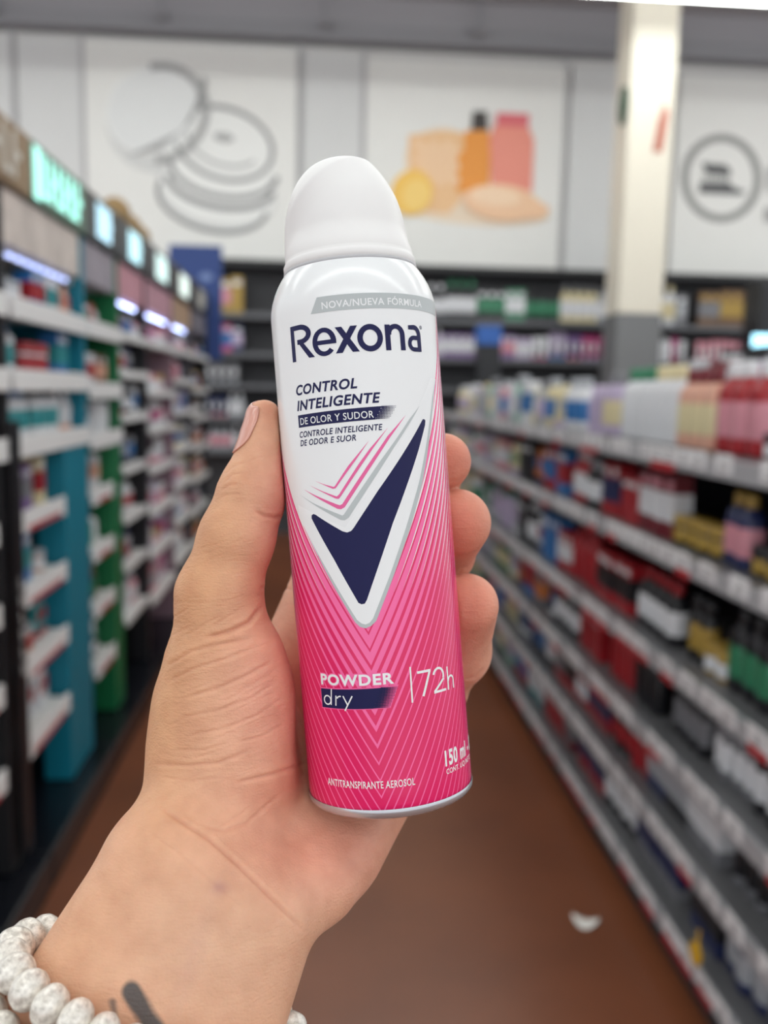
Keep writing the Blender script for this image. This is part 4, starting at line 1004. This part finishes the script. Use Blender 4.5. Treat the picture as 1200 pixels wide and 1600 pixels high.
def skin_mat():
    m = bpy.data.materials.new('skin'); m.use_nodes = True; nt = m.node_tree; b = nt.nodes['Principled BSDF']
    at = nt.nodes.new('ShaderNodeVertexColor'); at.layer_name = 'skin_colour'
    tc = nt.nodes.new('ShaderNodeTexCoord')
    n = nt.nodes.new('ShaderNodeTexNoise'); n.inputs['Scale'].default_value = 110; n.inputs['Detail'].default_value = 6; nt.links.new(tc.outputs['Object'], n.inputs['Vector'])
    mx = nt.nodes.new('ShaderNodeMix'); mx.data_type = 'RGBA'; mx.blend_type = 'MULTIPLY'; mx.inputs[0].default_value = 1
    rp = nt.nodes.new('ShaderNodeValToRGB'); rp.color_ramp.elements[0].position = .3; rp.color_ramp.elements[0].color = (.86, .80, .78, 1); rp.color_ramp.elements[1].position = .7; rp.color_ramp.elements[1].color = (1.0, 1.0, 1.0, 1)
    nt.links.new(n.outputs['Fac'], rp.inputs[0]); nt.links.new(at.outputs[0], mx.inputs[6]); nt.links.new(rp.outputs[0], mx.inputs[7]); nt.links.new(mx.outputs[2], b.inputs['Base Color'])
    b.inputs['Roughness'].default_value = .5; b.inputs['Specular IOR Level'].default_value = .35
    b.inputs['Subsurface Weight'].default_value = .3; b.inputs['Subsurface Radius'].default_value = (1.0, .35, .2); b.inputs['Subsurface Scale'].default_value = .004
    mp = nt.nodes.new('ShaderNodeMapping'); mp.inputs['Rotation'].default_value = (0, 0, math.radians(-22)); mp.inputs['Scale'].default_value = (260, 1100, 500)
    nt.links.new(tc.outputs['Object'], mp.inputs['Vector'])
    n2 = nt.nodes.new('ShaderNodeTexNoise'); n2.inputs['Scale'].default_value = 1.0; n2.inputs['Detail'].default_value = 3; n2.inputs['Distortion'].default_value = .6; nt.links.new(mp.outputs[0], n2.inputs['Vector'])
    v = nt.nodes.new('ShaderNodeTexVoronoi'); v.feature = 'DISTANCE_TO_EDGE'; v.inputs['Scale'].default_value = 900; nt.links.new(tc.outputs['Object'], v.inputs['Vector'])
    ad = nt.nodes.new('ShaderNodeMath'); ad.operation = 'MULTIPLY_ADD'; ad.inputs[1].default_value = .5; nt.links.new(v.outputs[0], ad.inputs[0]); nt.links.new(n2.outputs['Fac'], ad.inputs[2])
    bp = nt.nodes.new('ShaderNodeBump'); bp.inputs['Strength'].default_value = .5; bp.inputs['Distance'].default_value = .0005
    nt.links.new(ad.outputs[0], bp.inputs['Height']); nt.links.new(bp.outputs[0], b.inputs['Normal'])
    return m
hand = link('hand_and_forearm', me, skin_mat(), person)
# thumb nail: a curved plate laid on the thumb tip
NAIL = [(397, 627), (407, 634), (416, 643), (412, 655), (407, 670), (400, 688), (393, 704), (386, 709), (379, 709), (380, 690), (382, 672), (386, 650), (391, 636)]
def inside(p, poly):
    c = False; n = len(poly)
    for i in range(n):
        a, b = poly[i], poly[i - 1]
        if (a[1] > p[1]) != (b[1] > p[1]) and p[0] < (b[0] - a[0]) * (p[1] - a[1]) / (b[1] - a[1]) + a[0]: c = not c
    return c
# plate lies round the thumb's outer side: sampled as rows along the nail, columns round the thumb
rows = []
for i in range(19):
    f = i / 18; y = 628 + (708 - 628) * f
    cx_, rr_ = 413 - 5 * max(0, (y - 652) / 60), 27 + 7 * max(0, (y - 652) / 45)
    cd = .287 - .001 * max(0, (y - 652) / 60)
    c3 = H(cx_, y, cd); r3 = rr_ / F * cd
    row = []
    for j in range(15):
        g = j / 14
        yj = (627 + 15 * g) + (709 - 10 * abs(2 * g - 1) ** 2 - 627 - 15 * g) * f; c3 = H(cx_, yj, cd)
        a0, a1 = math.radians(128), math.radians(4 + 22 * f)       # from behind-left round to the front
        sh = .55 * abs(2 * f - 1) ** 4 * .4
        ang = a0 + (a1 - a0) * (.04 + .92 * g)
        ang = a0 + (a1 - a0) * (.5 + (g - .5) * (1 - sh * (1.0 if f > .5 else .7)))
        d = np.array([-abs(math.sin(ang)) if False else math.cos(ang + math.pi / 2), 0.0, math.sin(ang + math.pi / 2)])
        # direction in the lens-aligned x / depth plane, pointing left and toward the lens
        d = np.array([-math.sin(ang - math.radians(0)), 0.12 if f < .3 else 0.0, math.cos(ang)])
        row.append((c3, d / np.linalg.norm(d), r3))
    rows.append(row)
pts3 = []
for row in rows:
    for c3, d, r3 in row:
        t = r3 * 2.2
        P = (c3 + d * t)[None, :].astype(np.float32)
        for _ in range(24):
            s_d = float(sdf(P)[0]); 
            if abs(s_d) < 2e-5: break
            t -= s_d * .9; P = (c3 + d * t)[None, :].astype(np.float32)
        pts3.append(c3 + d * (t + .00035))
nf = [(i * 15 + j, i * 15 + j + 1, (i + 1) * 15 + j + 1, (i + 1) * 15 + j) for i in range(18) for j in range(14)]
nme = new_mesh('thumb_nail', [tuple(p - HC) for p in pts3], nf, True)
M_nail = mat('nail', '#d9a090', .22, noise=.05, scale=200, coat=.5)
nail = link('thumb_nail', nme, M_nail, person); nail['label'] = 'glossy pale pink thumb nail'
md = nail.modifiers.new('thick', 'SOLIDIFY'); md.thickness = .0005; md.offset = 0

# ================================================================== BRACELETS
def bead_mesh(r, seed, rough):
    bm = bmesh.new(); bmesh.ops.create_uvsphere(bm, u_segments=28, v_segments=18, radius=r)
    rn = random.Random(seed); K = [(Vector((rn.gauss(0, 1), rn.gauss(0, 1), rn.gauss(0, 1))).normalized(), rn.uniform(.2, 1)) for _ in range(60)]
    for v in bm.verts:
        n = v.co.normalized(); e = sum(a * math.exp(-((1 - n.dot(k)) / .018)) for k, a in K)
        v.co = n * (r - rough * min(e, 1.2)); v.co.z *= .76
    me = bpy.data.meshes.new('bead'); bm.to_mesh(me); bm.free(); me.polygons.foreach_set('use_smooth', [True] * len(me.polygons)); return me
def bead_mat():
    m = bpy.data.materials.new('mottled_silver_shell'); m.use_nodes = True; nt = m.node_tree; b = nt.nodes['Principled BSDF']
    tc = nt.nodes.new('ShaderNodeTexCoord'); n = nt.nodes.new('ShaderNodeTexNoise'); n.inputs['Scale'].default_value = 420; n.inputs['Detail'].default_value = 6; n.inputs['Roughness'].default_value = .7
    nt.links.new(tc.outputs['Object'], n.inputs['Vector'])
    r = nt.nodes.new('ShaderNodeValToRGB'); e = r.color_ramp.elements; e[0].position = .35; e[0].color = srgb('#bdb6ad'); e[1].position = .6; e[1].color = srgb('#fbf6ee')
    nt.links.new(n.outputs['Fac'], r.inputs[0]); nt.links.new(r.outputs[0], b.inputs['Base Color'])
    b.inputs['Roughness'].default_value = .28; b.inputs['Metallic'].default_value = .25; b.inputs['Coat Weight'].default_value = .3
    bp = nt.nodes.new('ShaderNodeBump'); bp.inputs['Strength'].default_value = .5; bp.inputs['Distance'].default_value = .0004
    nt.links.new(n.outputs['Fac'], bp.inputs['Height']); nt.links.new(bp.outputs[0], b.inputs['Normal']); return m
M_bead = bead_mat(); M_cord = mat('navy_cord', '#23283f', .5)
def bracelet(label, C, e1, e2, t0, rad, seed):
    """strand hugging the skin in the plane spanned by e1 and e2 through C"""
    c3 = np.array(H(*C)); e1 = np.array(e1); e2 = np.array(e2)
    r = bpy.data.objects.new('bead_bracelet', None); COL.objects.link(r); r.empty_display_size = .03; r.matrix_world = cam_matrix(np.eye(3), c3)
    tag(r, label, 'bracelet', 'bead bracelets on the wrist')
    ms = [bead_mesh(rad, seed + k, rad * .05) for k in range(3)]
    T = np.linspace(0, 2 * math.pi, 181)[:-1]
    dirs = np.outer(np.cos(T), e1 / np.linalg.norm(e1)) + np.outer(np.sin(T), e2 / np.linalg.norm(e2)); dirs /= np.linalg.norm(dirs, axis=1, keepdims=True)
    t = np.full(len(T), .075)
    for _ in range(60): t -= (sdf((c3 + dirs * t[:, None]).astype(np.float32)) - rad * 1.02) * .8
    for _ in range(6): t = (np.roll(t, 1) + 2 * t + np.roll(t, -1)) / 4
    Q = dirs * t[:, None]; Q = np.concatenate([Q, Q[:1]])
    S = np.concatenate([[0], np.cumsum(np.linalg.norm(np.diff(Q, axis=0), axis=1))]); total = S[-1]
    N = int(round(total / (rad * 1.46)))
    for k in range(N):
        s = (t0 + k * total / N) % total
        p = np.array([np.interp(s, S, Q[:, i]) for i in range(3)]); p2 = np.array([np.interp((s + .001) % total, S, Q[:, i]) for i in range(3)])
        o = link('bead', ms[k % 3], M_bead, r); o.location = p
        o.rotation_mode = 'QUATERNION'; o.rotation_quaternion = Vector(p2 - p).to_track_quat('Z', 'Y')
    MB().tube([tuple(q) for q in Q[:-1:3]], .0011, 8, True).build('cord', M_cord, r)
    return r
dB = .246
def off(dx, dy, dz, d=dB): return (dx / F * d, -dy / F * d, dz)
bracelet('upper strand of silver white beads on the wrist, nearer the hand', (222, 1558, dB), off(228, 90, 0.0), off(10, -16, .0235), .0, .0054, 1)
bracelet('lower strand of silver white beads on the wrist, nearer the elbow', (190, 1622, dB - .003), off(228, 90, 0.0), off(10, -16, .0235), .002, .0054, 11)
